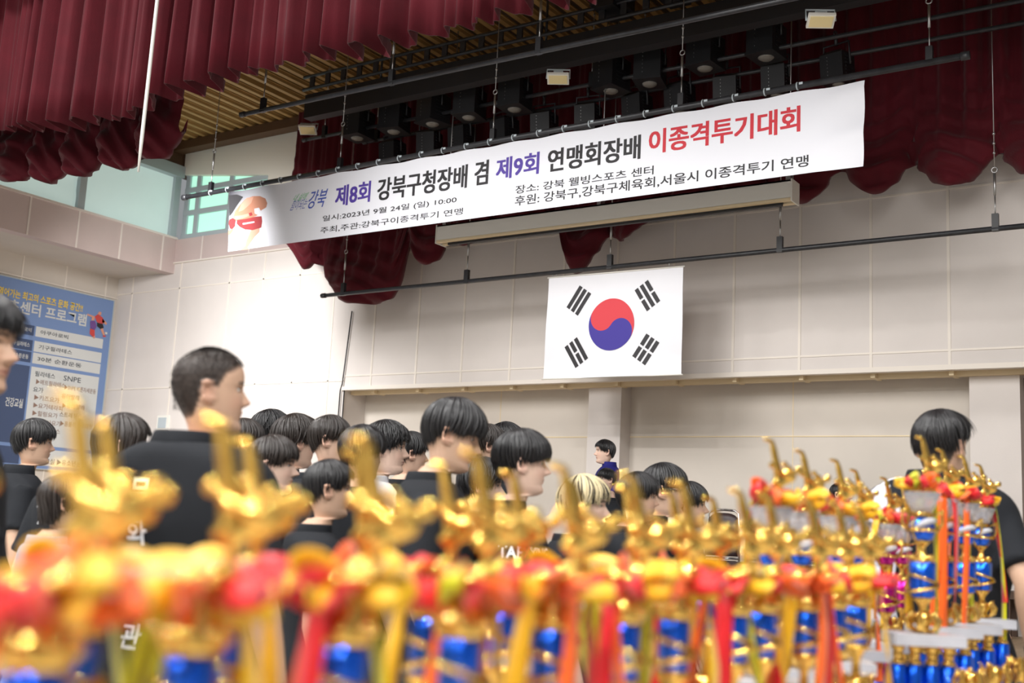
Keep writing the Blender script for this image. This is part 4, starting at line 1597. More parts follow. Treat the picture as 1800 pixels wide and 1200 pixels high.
def person(label, px, py, hpx, heading, style='bang', H=None, shirt=None, hh=.225, skin=(0.64, 0.425, 0.315), look=0.0, pitch=0.0, roll=0.0, arms=('down', 'down'), build=1.0, seed=1, hairm=None,
           polo=False, sleeve=.62, seat=False, group='people standing in the hall', D=None, floor=0.0, glasses=False, prints=(), buzz=0.0, lean=0.0, bs=1.0):
    """px, py: middle of the head in the photograph; hpx: its height there; heading in degrees, 0 = pure profile to the right, positive = turned away"""
    D = D if D else FPX * hh / hpx
    hc = atD(px, py, D)
    hh = hh / 1.06                                        # the hair stands a little above the crown
    top = hc[2] - hh * .53 + hh
    H = top - floor
    if seat:
        H = 1.62
    s_ = H / 1.7
    heading = 33.9 - math.degrees(math.atan((px - 900) / FPX)) + heading
    root = empty('person', (0, 0, 0))
    zh = 1.7 * s_ - hh                                    # chin height in body frame
    H *= bs
    s_ = H / 1.7
    # ---- head + neck + torso as one loft
    HV, HT = head_mesh(seed, buzz, skin)
    k, nth = HV.shape[:2]
    hd = HV.copy()
    Rl = rotz(math.radians(look)) @ roty(math.radians(pitch)) @ rotx(math.radians(roll))
    piv = np.array((-.10, 0, .18))
    headx = .025 * s_ + lean
    hoff = np.array((headx, 0, zh))
    wn = 1.0
    hd = ((hd - piv) @ Rl.T + piv) * hh + hoff
    # chin underside and neck
    th = np.linspace(0, 2 * math.pi, nth, endpoint=False)
    th = th - 0.42 * np.sin(th)
    c, sn = np.cos(th), np.sin(th)
    tor = torso_rings(H, build, nth)
    rings = [hd[i] for i in range(k)]
    tin = [HT[i] for i in range(k)]
    jaw = rings[-1]
    neck = []
    nz1 = tor[0][:, 2].mean()
    ncx0 = (np.array((-.06, 0, .0)) - piv) @ Rl.T + piv
    ncx0 = ncx0 * hh + hoff
    nctr1 = np.array((tor[0][:, 0].mean(), 0, nz1))
    for t in np.linspace(.06, .92, 8):
        ctr = ncx0 * (1 - t) + nctr1 * t
        rw = (.054 + .008 * t ** 2) * s_ * (.9 + .1 * build)
        r = np.stack([ctr[0] + np.where(c > 0, rw * (.80 + .15 * t), rw * 1.02) * c, ctr[1] + rw * sn, np.full(nth, ctr[2])], 1)
        if t < .1:
            bl = .55
            r = jaw * (1 - bl) + r * bl
            r[:, 2] = jaw[:, 2] - .004
        neck.append(r)
    rings += neck + tor
    tin += [np.tile(np.array(skin) * (.97, .95, .93), (nth, 1))] * (len(neck) + len(tor))
    n_r = len(rings)
    V = np.concatenate(rings)
    T = np.concatenate(tin)
    Q = loft_quads(n_r, nth)
    F = [tuple(q) for q in Q]
    F.append(tuple(range(nth)))
    F.append(tuple((n_r - 1) * nth + j for j in range(nth))[::-1])
    body = mesh_obj_from(V, F, 'body')
    limbs = MB()
    for sd, ps in ((1, arms[0]), (-1, arms[1])):
        arm_parts(limbs, H, sd, ps)
    for sd in (1, -1):
        if seat:
            p_ = [np.array((.0, sd * .085, .88)) * s_, np.array((.18, sd * .10, .88)) * s_, np.array((.40, sd * .11, .87)) * s_, np.array((.44, sd * .11, .80)) * s_, np.array((.43, sd * .11, .62)) * s_, np.array((.42, sd * .11, .46)) * s_]
            limbs.tube(p_, [.09 * s_, .085 * s_, .065 * s_, .062 * s_, .055 * s_, .04 * s_], 14)
        else:
            p_, r_ = leg_pts(H, sd)
            limbs.tube(p_, r_, 14)
    LV, LF, _ = limbs.arrays()
    # join limbs to the trunk with a boolean union, limb by limb, so the body is one surface
    lo = mesh_obj_from(LV, LF, 'limbs')
    ok = False
    try:
        md = body.modifiers.new('u', 'BOOLEAN')
        md.operation = 'UNION'
        md.solver = 'MANIFOLD'
        md.object = lo
        me = eval_mesh(body, 'body')
        ok = len(me.vertices) > len(V) * .8
    except Exception:
        ok = False
    body.modifiers.clear()
    if ok:
        old = body.data
        body.data = me
        bpy.data.meshes.remove(old)
    else:
        bm = bmesh.new()
        bm.from_mesh(body.data)
        bm.from_mesh(lo.data)
        bm.to_mesh(body.data)
        bm.free()
    bpy.data.objects.remove(lo)
    me = body.data
    nv = len(me.vertices)
    co = np.zeros(nv * 3)
    me.vertices.foreach_get('co', co)
    co = co.reshape(-1, 3)
    from mathutils.kdtree import KDTree
    kd = KDTree(len(V))
    for i, v in enumerate(V):
        kd.insert(v, i)
    kd.balance()
    col = np.ones((nv, 4))
    base = np.array(skin) * (.97, .95, .93)
    for i, v in enumerate(co):
        _, ix, ds = kd.find(v)
        col[i, :3] = T[ix] if ds < .004 else base
    ca = me.color_attributes.new('tint', 'FLOAT_COLOR', 'POINT')
    ca.data.foreach_set('color', col.ravel())
    me.materials.clear()
    me.materials.append(M_SKIN)
    me.polygons.foreach_set('use_smooth', np.ones(len(me.polygons), dtype=bool))
    me.update()
    body.parent = root
    # ---- eyes
    for sd in (1, -1):
        ec = np.array((.268, sd * .132, .516))
        p = ((ec - piv) @ Rl.T + piv) * hh + hoff
        fw = Rl @ np.array((1, 0, 0))
        b = MB().ball(p, .046 * hh, 0, 12, 8, (1, 1.25, .50)).ball(p + fw * .030 * hh, .020 * hh, 1, 10, 6)
        b.build('eye', [M_EYE, M_IRIS], root)
    # ---- hair
    hv, hq, nl, S2, ncap = hair_geo(HSTY[style] if isinstance(style, str) else style, seed)
    hv = ((hv - piv) @ Rl.T + piv) * hh + hoff
    hm = hairm or (M_BUZZ if style == 'buzz' else M_HAIR)
    ho = fast_quads('hair', hv, hq, hm, root)
    if hm is M_BLOND:
        ho.data.materials.append(M_HAIR)
        mi = np.zeros(len(hq), dtype=np.int32)
        lockid = (hq[:, 0] - ncap) // (S2 * 4)
        azd = np.random.default_rng(seed)
        dark = np.zeros(nl, dtype=bool)
        sel = np.sin(np.arange(nl) * 12.9898) * 43758.5453
        dark = (sel - np.floor(sel)) < .30
        mi[lockid >= 0] = dark[lockid[lockid >= 0]]
        mi[lockid < 0] = 1
        ho.data.polygons.foreach_set('material_index', mi)
    if glasses:
        b = MB()
        for sd in (1, -1):
            G = [((np.array((.385, sd * .135 + .085 * math.cos(t), .515 + .065 * math.sin(t))) - piv) @ Rl.T + piv) * hh + hoff for t in np.linspace(0, 2 * math.pi, 15)]
            b.tube(G, .0018, 5, cap=False)
            pp = [((np.array(q) - piv) @ Rl.T + piv) * hh + hoff for q in ((.385, sd * .22, .53), (.2, sd * .335, .535), (-.02, sd * .35, .53), (-.08, sd * .35, .47))]
            b.tube(pp, .0016, 5)
        pp = [((np.array(q) - piv) @ Rl.T + piv) * hh + hoff for q in ((.385, .05, .53), (.40, 0, .54), (.385, -.05, .53))]
        b.tube(pp, .0016, 5)
        b.build('glasses', M_CHROME, root)
    # ---- clothes
    shirt = shirt or M_TEE
    rg = torso_rings(H, build, 48, infl=.012 * s_, top=1.405, hem=.85)
    V2 = np.concatenate(rg)
    b = MB()
    F2 = [tuple(q) for q in loft_quads(len(rg), 48)]
    F2.append(tuple(range(48)))
    F2.append(tuple((len(rg) - 1) * 48 + j for j in range(48))[::-1])
    b.add(V2, F2)
    for sd, ps in ((1, arms[0]), (-1, arms[1])):
        sh, el, wr, _ = arm_joints(H, sd, ps)
        tt = np.linspace(-.04, sleeve * 1.25 if sleeve < 1 else 1.0, 7)
        pts = [sh + (el - sh) * t + np.array((0, 0, .0)) for t in tt]
        b.tube(pts, [(.053 + .008 * i / 6 + (.006 if i == 6 else 0)) * s_ for i in range(7)], 18, flat=1.0)
    so = b.build('shirt', shirt)
    md = so.modifiers.new('r', 'REMESH')
    md.mode = 'VOXEL'
    md.voxel_size = .0125 * s_
    md2 = so.modifiers.new('s', 'SMOOTH')
    md2.iterations = 6
    md2.factor = .5
    sm = eval_mesh(so, 'shirt')
    so.modifiers.clear()
    so.data = sm
    n2 = len(sm.vertices)
    c2 = np.zeros(n2 * 3)
    sm.vertices.foreach_get('co', c2)
    c2 = c2.reshape(-1, 3)
    nn = np.zeros(n2 * 3)
    sm.vertices.foreach_get('normal', nn)
    nn = nn.reshape(-1, 3)
    low = np.clip((1.42 * s_ - c2[:, 2]) / (.25 * s_), 0.15, 1)
    c2 += nn * (wrinkle(c2, seed, .014 * s_) * low + .004)[:, None]
    sm.vertices.foreach_set('co', c2.ravel())
    sm.materials.clear()
    sm.materials.append(shirt)
    sm.polygons.foreach_set('use_smooth', np.ones(len(sm.polygons), dtype=bool))
    sm.update()
    so.parent = root
    ring0 = torso_rings(H, build, 28, infl=.008, top=1.415, hem=1.39)[0]
    b = MB()
    cz = ring0[:, 2].mean()
    G = np.stack([ring0 + (0, 0, .016), ring0 * (1.03, 1.03, 1) + (0, 0, .010), ring0 * (1.10, 1.10, 1) - (0, 0, .012), ring0 * (1.1, 1.1, 1) - (0, 0, .02)])
    if polo:
        G[0] += (0, 0, .018)
    b.grid(G, closed=True)
    b.build('collar', shirt, root, solid=.006)
    b = MB()
    for sd in (1, -1):
        if seat:
            b.tube([np.array((-.02, sd * .08, .87)) * s_, np.array((.2, sd * .10, .885)) * s_, np.array((.40, sd * .11, .875)) * s_, np.array((.45, sd * .11, .80)) * s_, np.array((.435, sd * .11, .48)) * s_], [.115 * s_, .105 * s_, .08 * s_, .075 * s_, .06 * s_], 16)
        else:
            p_, r_ = leg_pts(H, sd, .016)
            b.tube(p_, r_, 16)
    hips = torso_rings(H, build, 32, infl=.008, top=.99)
    b.add(np.concatenate(hips), [tuple(q) for q in loft_quads(len(hips), 32)] + [tuple(range(32)), tuple((len(hips) - 1) * 32 + j for j in range(32))[::-1]])
    to = b.build('trousers', M_TROUSER)
    md = to.modifiers.new('r', 'REMESH')
    md.mode = 'VOXEL'
    md.voxel_size = .016
    md2 = to.modifiers.new('s', 'SMOOTH')
    md2.iterations = 3
    tm = eval_mesh(to, 'trousers')
    to.modifiers.clear()
    to.data = tm
    tm.materials.clear()
    tm.materials.append(M_TROUSER)
    tm.polygons.foreach_set('use_smooth', np.ones(len(tm.polygons), dtype=bool))
    to.parent = root
    for sd in (1, -1):
        ax = .42 if seat else 0
        az = .40 * s_ if seat else 0
        b = MB()
        pts = [np.array((ax * s_ - .075, sd * .112 * s_, az + .045)), np.array((ax * s_ - .05, sd * .112 * s_, az + .05)), np.array((ax * s_ + .0, sd * .114 * s_, az + .055)), np.array((ax * s_ + .07, sd * .118 * s_, az + .045)), np.array((ax * s_ + .13, sd * .12 * s_, az + .036)), np.array((ax * s_ + .165, sd * .12 * s_, az + .03))]
        b.tube(pts, [.03, .045, .052, .046, .038, .022], 14, 0)
        sho = b.build('shoe', M_SHOE, root)
        cc = np.array([v.co[:] for v in sho.data.vertices])
        cc[:, 2] = np.maximum(cc[:, 2], az)
        sho.data.vertices.foreach_set('co', cc.ravel())
    # ---- prints on the shirt
    if prints:
        bvh = BVHTree.FromPolygons([tuple(v) for v in c2], [tuple(p.vertices) for p in sm.polygons])
        for kind, data, where, wdt, hgt, mm in prints:
            if kind == 'text':
                v, f, _ = text_geo(data, .02, 2)
            else:
                v, f = np.array(data[0], float), data[1]
            ang, zc, rot = where                           # direction round the trunk, height (of 1.7 m), rotation
            cr_, sr_ = math.cos(rot), math.sin(rot)
            dirv = np.array((math.cos(ang), math.sin(ang), 0))
            tanv = np.array((-math.sin(ang), math.cos(ang), 0))
            VV = []
            for (a, bb) in v:
                a2, b2 = (a - .5) * wdt, (bb - .5) * hgt
                a3, b3 = a2 * cr_ - b2 * sr_, a2 * sr_ + b2 * cr_
                o_ = tanv * a3 + np.array((0, 0, zc * s_ + b3)) + dirv * .6
                hit = bvh.ray_cast(Vector(o_), Vector(-dirv))
                q = np.array(hit[0]) + dirv * .0025 if hit[0] is not None else o_ - dirv * .45
                VV.append(q)
            b = MB()
            b.add(VV, f, 0, False)
            b.build('shirt_print', mm, root)
    hr = math.radians(heading)
    hw = rotz(hr) @ np.array((headx + 0.0, 0, 0))
    root.location = (hc[0] - hw[0], hc[1] - hw[1], floor if not seat else top - 1.7 * s_)
    root.rotation_euler = (0, 0, hr)
    tag(root, label, 'person', group)
    return root


def blob_print(seed, n=26):
    """a ragged white emblem of overlapping strokes in a 0..1 square"""
    rg = np.random.default_rng(seed)
    V, F = [], []
    for k in range(n):
        c = rg.uniform(.15, .85, 2)
        a = rg.uniform(0, 6.28)
        l, w = rg.uniform(.08, .24), rg.uniform(.015, .05)
        d = np.array((math.cos(a), math.sin(a)))
        p = np.array((-d[1], d[0]))
        o = len(V)
        V += [c - d * l, c + p * w, c + d * l + p * .05, c - p * w]
        F.append((o, o + 1, o + 2, o + 3))
    return np.array(V), F


def line_print(strokes, w=.02):
    V, F = [], []
    for pts in strokes:
        pts = np.array(pts, float)
        for p, q in zip(pts[:-1], pts[1:]):
            d = (q - p) / (np.linalg.norm(q - p) + 1e-9)
            n = np.array((-d[1], d[0])) * w
            o = len(V)
            V += [p - n, q - n, q + n, p + n]
            F.append((o, o + 1, o + 2, o + 3))
    return np.array(V), F
# ------------------------------------------------------------------ the people of the photograph, left to right
S1, S2, S3 = (0.66, 0.44, 0.32), (0.60, 0.39, 0.275), (0.74, 0.52, 0.41)
HOOD = line_print([[(.25, .0), (.2, .25), (.3, .45)], [(.3, .45), (.22, .6), (.3, .85), (.42, 1.0), (.56, .98), (.7, .8), (.74, .6), (.66, .46)], [(.36, .9), (.34, .7), (.42, .6), (.6, .62), (.66, .75)],
                   [(.38, .52), (.46, .5), (.5, .56)], [(.56, .56), (.62, .5)], [(.4, .42), (.5, .38), (.6, .42)], [(.66, .46), (.9, .36), (.98, .1)], [(.3, .45), (.5, .3), (.66, .46)], [(.34, .3), (.3, .0)], [(.7, .3), (.74, .02)],
                   [(.5, .3), (.5, .02)], [(.1, .2), (.02, .05)], [(.82, .3), (.8, .05)]], .018)
BACK = math.pi
person('person at the far left edge, cropped, in a black t-shirt with a bare arm', -44, 602, 184, 2, 'bang', skin=S2, seed=1, arms=('down', 'fwd'), look=-30)
person('boy with short black hair and dark collared shirt standing below the blue sign', 60, 776, 80, 4, 'bang', skin=S2, seed=2, polo=True)
person('person with long straight dark hair in a black t-shirt lettered ARMY across the shoulders', 212, 780, 108, 48, 'long', skin=S3, seed=5, look=-38, hairm=M_HAIRB, lean=.12,
       prints=[('text', 'KOREA', (BACK - .15, 1.36, 0), .20, .05, M_PRINT), ('text', 'ARMY', (BACK - .15, 1.295, 0), .17, .042, M_PRINT)])
person('small child with brown hair in a light grey t-shirt behind the left trophies', 114, 880, 96, 10, 'bob', hh=.175, skin=S2, seed=6, shirt=M_GREYTEE, hairm=M_HAIRB)
person('tall buzz-cut person in a black t-shirt with white lettering down the back', 366, 684, 158, 52, 'buzz', skin=S2, seed=3, buzz=1.0, build=1.16, bs=1.015, look=-46, roll=0, pitch=-2,
       prints=[('text', '문', (BACK - .22, 1.31, 0), .055, .06, M_PRINT), ('text', '화', (BACK - .22, 1.215, 0), .06, .06, M_PRINT), ('text', '체', (BACK - .22, 1.12, 0), .055, .055, M_PRINT),
               ('text', '육', (BACK - .22, 1.045, 0), .055, .05, M_PRINT), ('text', '관', (BACK - .22, .975, 0), .06, .055, M_PRINT)])
person('dark-haired person half hidden behind the shoulder of the buzz-cut person', 428, 776, 80, 12, 'bang', hh=.205, seed=8, hairm=M_HAIRB)
person('child with dark bobbed hair swept over the brow and black t-shirt with white emblem', 480, 816, 101, -6, 'bang', hh=.21, skin=S3, seed=9, hairm=M_HAIRB,
       prints=[('shape', blob_print(4, 34), (BACK - .9, 1.17, .3), .19, .17, M_PRINT)])
person('curly black-haired person at the back beneath the swag curtain, left of the recess edge', 476, 760, 78, 16, 'curly', hh=.245, seed=10)
person('brown-haired person with tousled hair just right of the curly-haired one', 520, 775, 92, 24, 'curly', hh=.25, seed=11, hairm=M_HAIRB)
person('dark-haired person behind the third trophy figure, near the recess edge', 580, 772, 84, -4, 'bang', hh=.205, seed=12, hairm=M_HAIRB)
person('short-haired boy in a plain black t-shirt, face behind the third trophy figure', 578, 858, 102, 8, 'short', hh=.19, skin=S2, seed=13)
person('person with smooth black bowl hair seen from behind, left of the white shirt', 637, 795, 94, 40, 'bowl', hh=.207, skin=S2, seed=14)
person('person with curly fringe in a white t-shirt', 679, 786, 92, -6, 'curly', hh=.245, skin=S3, seed=15, shirt=M_WHITETEE)
person('dark head just left of the tall boy with the bowl cut', 722, 796, 74, 16, 'bang', seed=16)
person('tall boy with black bowl cut over his eyes, looking down, in black t-shirt', 788, 758, 124, -2, 'bowl', skin=S2, seed=17, pitch=14,
       prints=[('shape', blob_print(9, 30), (-1.35, 1.13, 0), .10, .13, M_PRINTG)])
person('dark-haired person behind, left of the pair right of the tall bowl-cut boy', 858, 782, 72, 14, 'bang', hh=.21, seed=18, hairm=M_HAIRB)
person('dark-haired person behind, right of the pair next to the tall bowl-cut boy', 889, 778, 70, 20, 'curly', hh=.25, seed=19)
person('small round-faced boy with curly hair beneath the tall bowl-cut boy', 848, 852, 92, 0, 'curly', skin=S3, seed=20, build=1.1)
person('boy with black bowl hair in a black t-shirt printed with a hooded boxer', 918, 812, 113, 10, 'bowl', hh=.212, skin=S3, seed=21,
       prints=[('text', 'TAE', (-1.75, 1.285, 0), .075, .034, M_PRINT), ('text', 'X', (-1.52, 1.285, 0), .028, .036, M_RED), ('text', 'XING', (-1.26, 1.285, 0), .09, .034, M_PRINT), ('shape', HOOD, (-1.62, 1.10, 0), .16, .27, M_PRINT)])
person('child with bleached blond fringe streaked black', 1027, 887, 104, -4, 'bang', hh=.216, skin=S3, seed=22, hairm=M_BLOND,
       prints=[('text', '■', (-1.2, 1.19, .2), .07, .05, M_PRINT), ('text', '●', (-1.2, 1.195, .2), .018, .018, M_FRED)])
person('man in a navy polo with white shoulder stripes standing on the stage by the pilaster', 1063, 793, 43, 190, 'short', D=10.6, hh=.222, skin=S3, seed=23, shirt=M_NAVY, polo=True, floor=0.6,
       group='people on the stage', prints=[('text', '||', (2.2, 1.355, .9), .03, .16, M_PRINT)])
person('person in glasses seated below the man in the navy polo', 1066, 842, 36, 205, 'bang', D=9.4, hh=.18, skin=S3, seed=24, seat=True, floor=0.6, glasses=True, group='people on the stage')
person('dark-haired child with visible ear, hand raised in front of the chest', 1122, 872, 84, 8, 'bang', hh=.195, skin=S2, seed=25, arms=('down', 'fold'))
person('boy with glasses and thick black hair facing right', 1168, 860, 92, 2, 'bang', hh=.235, skin=S1, seed=26, glasses=True)
person('dark-haired child just right of the boy with glasses', 1211, 886, 78, 2, 'bang', hh=.222, skin=S2, seed=27)
person('woman with tied-back black hair and dark jacket seated on a stage chair', 1478, 868, 46, -16, 'tied', D=10.25, skin=S3, seed=28, seat=True, floor=0.6, group='people on the stage')
big = person('broad man at the right in a black t-shirt, undercut hair, pale cloth on his shoulder', 1652, 781, 124, 76, 'under', D=3.9, bs=1.03, skin=S2, seed=29, buzz=.9, build=1.2, look=-16, arms=('out', 'out'), hh=.24)
person('dark-haired person hidden behind the face of the broad man', 1712, 884, 64, 20, 'bang', seed=30, D=7.0)

# pale cloth over the left shoulder of the broad man, watch on his wrist
s_ = 1.0
pth = np.array([(-.165, .95), (-.18, 1.08), (-.175, 1.2), (-.15, 1.31), (-.10, 1.375), (-.02, 1.405), (.06, 1.385), (.12, 1.31), (.15, 1.2), (.155, 1.1)])
tt = np.linspace(0, 9, 40)
px_, pz_ = np.interp(tt, range(10), pth[:, 0]), np.interp(tt, range(10), pth[:, 1])
G = np.zeros((40, 16, 3))
for i in range(40):
    for j in range(16):
        v = j / 15
        y = .075 + .14 * v + .01 * math.sin(i * .5)
        drop = .05 * max(0, (v - .45)) ** 1.3 * 2.2
        G[i, j] = (px_[i] * 1.12 + .012 * math.sin(v * 9 + i * .25) * np.sign(px_[i]), y, pz_[i] + .012 - drop + .006 * math.sin(v * 14 + i))
b = MB()
b.grid(G)
tw = b.build('towel', M_TOWEL, solid=.014)
tw.location = big.location
tw.rotation_euler = big.rotation_euler
Hb = (atD(1652, 781, 3.9)[2] + .12) / 1.7 * 1.03
tw.scale = (Hb,) * 3
tag(tw, 'pale grey folded cloth draped over the left shoulder of the broad man', 'towel')
for ch in list(big.children):
    pass
_, el, wr, hd_ = arm_joints(1.7 * Hb, -1, 'out')
dv = (wr - el) / np.linalg.norm(wr - el)
b = MB().tube([wr - dv * .028, wr - dv * .006], .034, 16, 0).box(tuple(wr - dv * .017 + np.array((-.018, -.042, -.014))), tuple(wr - dv * .017 + np.array((.018, -.03, .014))), 1)
o = b.build('wristwatch', [M_CHROME, M_BLACK])
o.location, o.rotation_euler = big.location, big.rotation_euler
tag(o, 'steel watch on the wrist of the broad man in black', 'watch')
# ------------------------------------------------------------------ table and trophies
TZ = 0.74
tb = empty('trophy_table', (-0.75, 2.0, 0))
b = MB()
b.box((-.44, -1.9, TZ - .03), (.52, 1.62, TZ), 0)
b.build('tabletop', M_CLOTH, tb)
b = MB()
ys = np.linspace(-1.9, 1.62, 90)
for sx in (-.445, .525):
    G = np.array([[(sx + .012 * math.sin(y * 21) * t * np.sign(sx), y, TZ - .005 - t * .62) for y in ys] for t in np.linspace(0, 1, 6)])
    b.grid(G)
for sy in (-1.905, 1.625):
    G = np.array([[(x, sy + .012 * math.sin(x * 23) * t * np.sign(sy), TZ - .005 - t * .62) for x in np.linspace(-.44, .52, 30)] for t in np.linspace(0, 1, 6)])
    b.grid(G)
b.build('table_skirt', M_CLOTH, tb)
for x in (-.4, .46):
    for y in (-1.8, 1.5):
        MB().tube([(x, y, 0), (x, y, TZ - .03)], .018, 8).build('leg', M_CHROME, tb)
tag(tb, 'long cloth-covered table carrying all the trophies', 'table')

UX = np.array((CR[0], CR[1], 0))
UX = UX / np.linalg.norm(UX)                  # across the photograph, level
RZ = math.atan2(UX[1], UX[0])


def figure_mb(k=1.0):
    """gilt kick-boxer: one leg kicked straight up, trunk leaning back, fists up; local x is across the photo"""
    b = MB()
    P = lambda x, z, y=0.0: np.array((x, y, z)) * k
    b.tube([P(-.003, .000), P(.000, .003), P(.003, .014), P(.001, .017), P(.001, .030)], [.0055 * k, .0048 * k, .0058 * k, .0060 * k, .0076 * k], 8)            # standing leg
    b.tube([P(-.010, .002, -.003), P(-.003, .003), P(.004, .004)], [.003 * k, .0038 * k, .003 * k], 8)                                                          # foot
    b.tube([P(.003, .024), P(-.000, .044), P(-.0040, .063), P(-.0052, .068), P(-.0085, .083), P(-.0120, .0985)], [.0100 * k, .0094 * k, .0072 * k, .0068 * k, .0066 * k, .0044 * k], 12)
    b.tube([P(-.0105, .0970), P(-.016, .1000), P(-.023, .1018), P(-.0290, .1025)], [.0044 * k, .0046 * k, .0038 * k, .0022 * k], 10)                            # kicking foot
    b.tube([P(.000, .026), P(.006, .030), P(.014, .035), P(.023, .041), P(.030, .045)], [.0095 * k, .0092 * k, .0108 * k, .0118 * k, .0075 * k], 12, flat=1.2)  # trunk
    b.tube([P(.029, .044), P(.035, .047)], [.0048 * k, .0042 * k], 8)
    b.ball(P(.0385, .0490), .0070 * k, 0, 12, 9, (1, .9, 1.12))
    b.ball(P(.0400, .0515), .0064 * k, 0, 10, 7, (1, .95, .9))
    b.tube([P(.025, .044, -.008), P(.021, .051, -.016), P(.0125, .0555, -.015)], [.0050 * k, .0044 * k, .0036 * k], 8)
    b.ball(P(.0100, .0585, -.015), .0058 * k, 0, 12, 9)
    b.tube([P(.024, .036, -.010), P(.010, .040, -.020), P(-.008, .050, -.016)], [.0050 * k, .0042 * k, .0036 * k], 8)
    b.ball(P(-.0140, .0560, -.012), .0060 * k, 0, 12, 9)
    b.tube([P(-.009, .020, .0), P(.0, .028), P(.012, .026)], [.0065 * k, .0125 * k, .0085 * k], 12)                                                         # shorts
    b.v = [v * (1, .45, 1) for v in b.v]                                                                                                                    # cast in low relief
    b.lathe([(.013 * k, -.004 * k), (.013 * k, 0), (.009 * k, .002 * k)], 14)
    return b


FIG = {}


def figure_obj(parent, k=1.0):
    """the gilt figure as one smooth casting, its mesh shared by all trophies"""
    if k not in FIG:
        o = figure_mb(k).build('figure', M_GOLD)
        md = o.modifiers.new('r', 'REMESH')
        md.mode = 'VOXEL'
        md.voxel_size = .00115
        md = o.modifiers.new('s', 'SMOOTH')
        md.iterations = 3
        me = eval_mesh(o, 'figure')
        me.materials.clear()
        me.materials.append(M_GOLD)
        me.polygons.foreach_set('use_smooth', np.ones(len(me.polygons), dtype=bool))
        bpy.data.objects.remove(o)
        FIG[k] = me
    o = bpy.data.objects.new('figure', FIG[k])
    COL.objects.link(o)
    o.parent = parent
    return o


def ribbon_strip(b, pts, w, m, tw=None, n=None):
    """flat ribbon along pts, width w; tw = width direction per point"""
    pts = np.array(pts, float)
    n = n or max(10, len(pts) * 5)
    t = np.linspace(0, len(pts) - 1, n)
    # smooth through the points
    q = np.stack([np.interp(t, range(len(pts)), pts[:, c]) for c in range(3)], 1)
    ker = np.array((.25, .5, .25))
    for _ in range(6):
        q[1:-1] = .25 * q[:-2] + .5 * q[1:-1] + .25 * q[2:]
    T = np.gradient(q, axis=0)
    T /= np.linalg.norm(T, axis=1)[:, None] + 1e-9
    tw = np.array(tw if tw is not None else (0, 1, 0), float)
    if tw.ndim == 1:
        tw = np.tile(tw, (n, 1))
    else:
        tw = np.stack([np.interp(np.linspace(0, 1, n), np.linspace(0, 1, len(tw)), tw[:, c]) for c in range(3)], 1)
    Wd = tw - T * (tw * T).sum(1)[:, None]
    Wd /= np.linalg.norm(Wd, axis=1)[:, None] + 1e-9
    Nn = np.cross(T, Wd) * .0004
    G = np.stack([q - Wd * w / 2 + Nn, q + Wd * w / 2 + Nn, q + Wd * w / 2 - Nn, q - Wd * w / 2 - Nn], 1)
    b.grid(G, m, closed=True)


def bow_meshes(seed, z0, zlen, out):
    """loops and hanging tails of one bow: dict name -> (MB, materials)"""
    rg = np.random.default_rng(seed)
    cols = [M_RIBR, M_RIBO, M_RIBY, M_RIBL]
    b = MB()
    nl = 9
    for k in range(nl):
        a = 2 * math.pi * k / nl + rg.uniform(-.35, .35)
        d = np.array((math.cos(a), math.sin(a), 0))
        r = rg.uniform(.030, .060)
        up = rg.uniform(-.014, .016)
        z = z0 + rg.uniform(-.004, .004)
        pd = np.array((-d[1], d[0], 0))
        pts = [d * .006 + (0, 0, z), d * r * .6 + (0, 0, z + up), d * r * 1.05 + (0, 0, z + up * .9), d * r + (0, 0, z - .006), d * r * .55 + (0, 0, z - .010), d * .006 + (0, 0, z - .004)]
        pts = [p + pd * .006 * math.sin(i * 1.1 + k) for i, p in enumerate(pts)]
        c1 = int(rg.choice([0, 0, 1]) if k % 2 else rg.choice([1, 1, 2, 2, 0, 3]))
        ribbon_strip(b, pts, rg.uniform(.017, .027), c1, tw=pd * rg.uniform(-.9, .9) + (0, 0, 1))
    b.torus((0, 0, z0 - .001), .009, .005, 0, 12, 6)
    tails = []
    for k in range(3):
        a = rg.uniform(0, 2 * math.pi)
        d = np.array((math.cos(a), math.sin(a), 0))
        pd = np.array((-d[1], d[0], 0))
        L = zlen * rg.uniform(.55, 1.1)
        o = out * rg.uniform(.8, 1.25)
        sw = rg.uniform(-.03, .03)
        pts = [d * .008 + (0, 0, z0), d * o * .8 + (0, 0, z0 - .012), d * o + pd * sw * .3 + (0, 0, z0 - L * .35), d * o * 1.1 + pd * sw + (0, 0, z0 - L * .7), d * o * 1.05 + pd * sw * 1.3 + (0, 0, z0 - L)]
        t = MB()
        c1 = int(rg.integers(0, 4))
        ribbon_strip(t, pts, rg.uniform(.014, .023), c1, tw=[pd, pd, pd * .8 + d * rg.uniform(-.8, .8), pd + d * rg.uniform(-.9, .9)], n=30)
        tails.append(t)
    return b, tails, cols


def swirl(b, r, z, h, m=0):
    """two beaded bands slung round the cylinder at a slant"""
    b.torus((0, 0, z + h * .62), r * 1.14, .0034, m, 36, 6, (.0, .30), bead=18)
    b.torus((0, 0, z + h * .30), r * 1.2, .0038, m, 36, 6, (.0, -.24), bead=18)


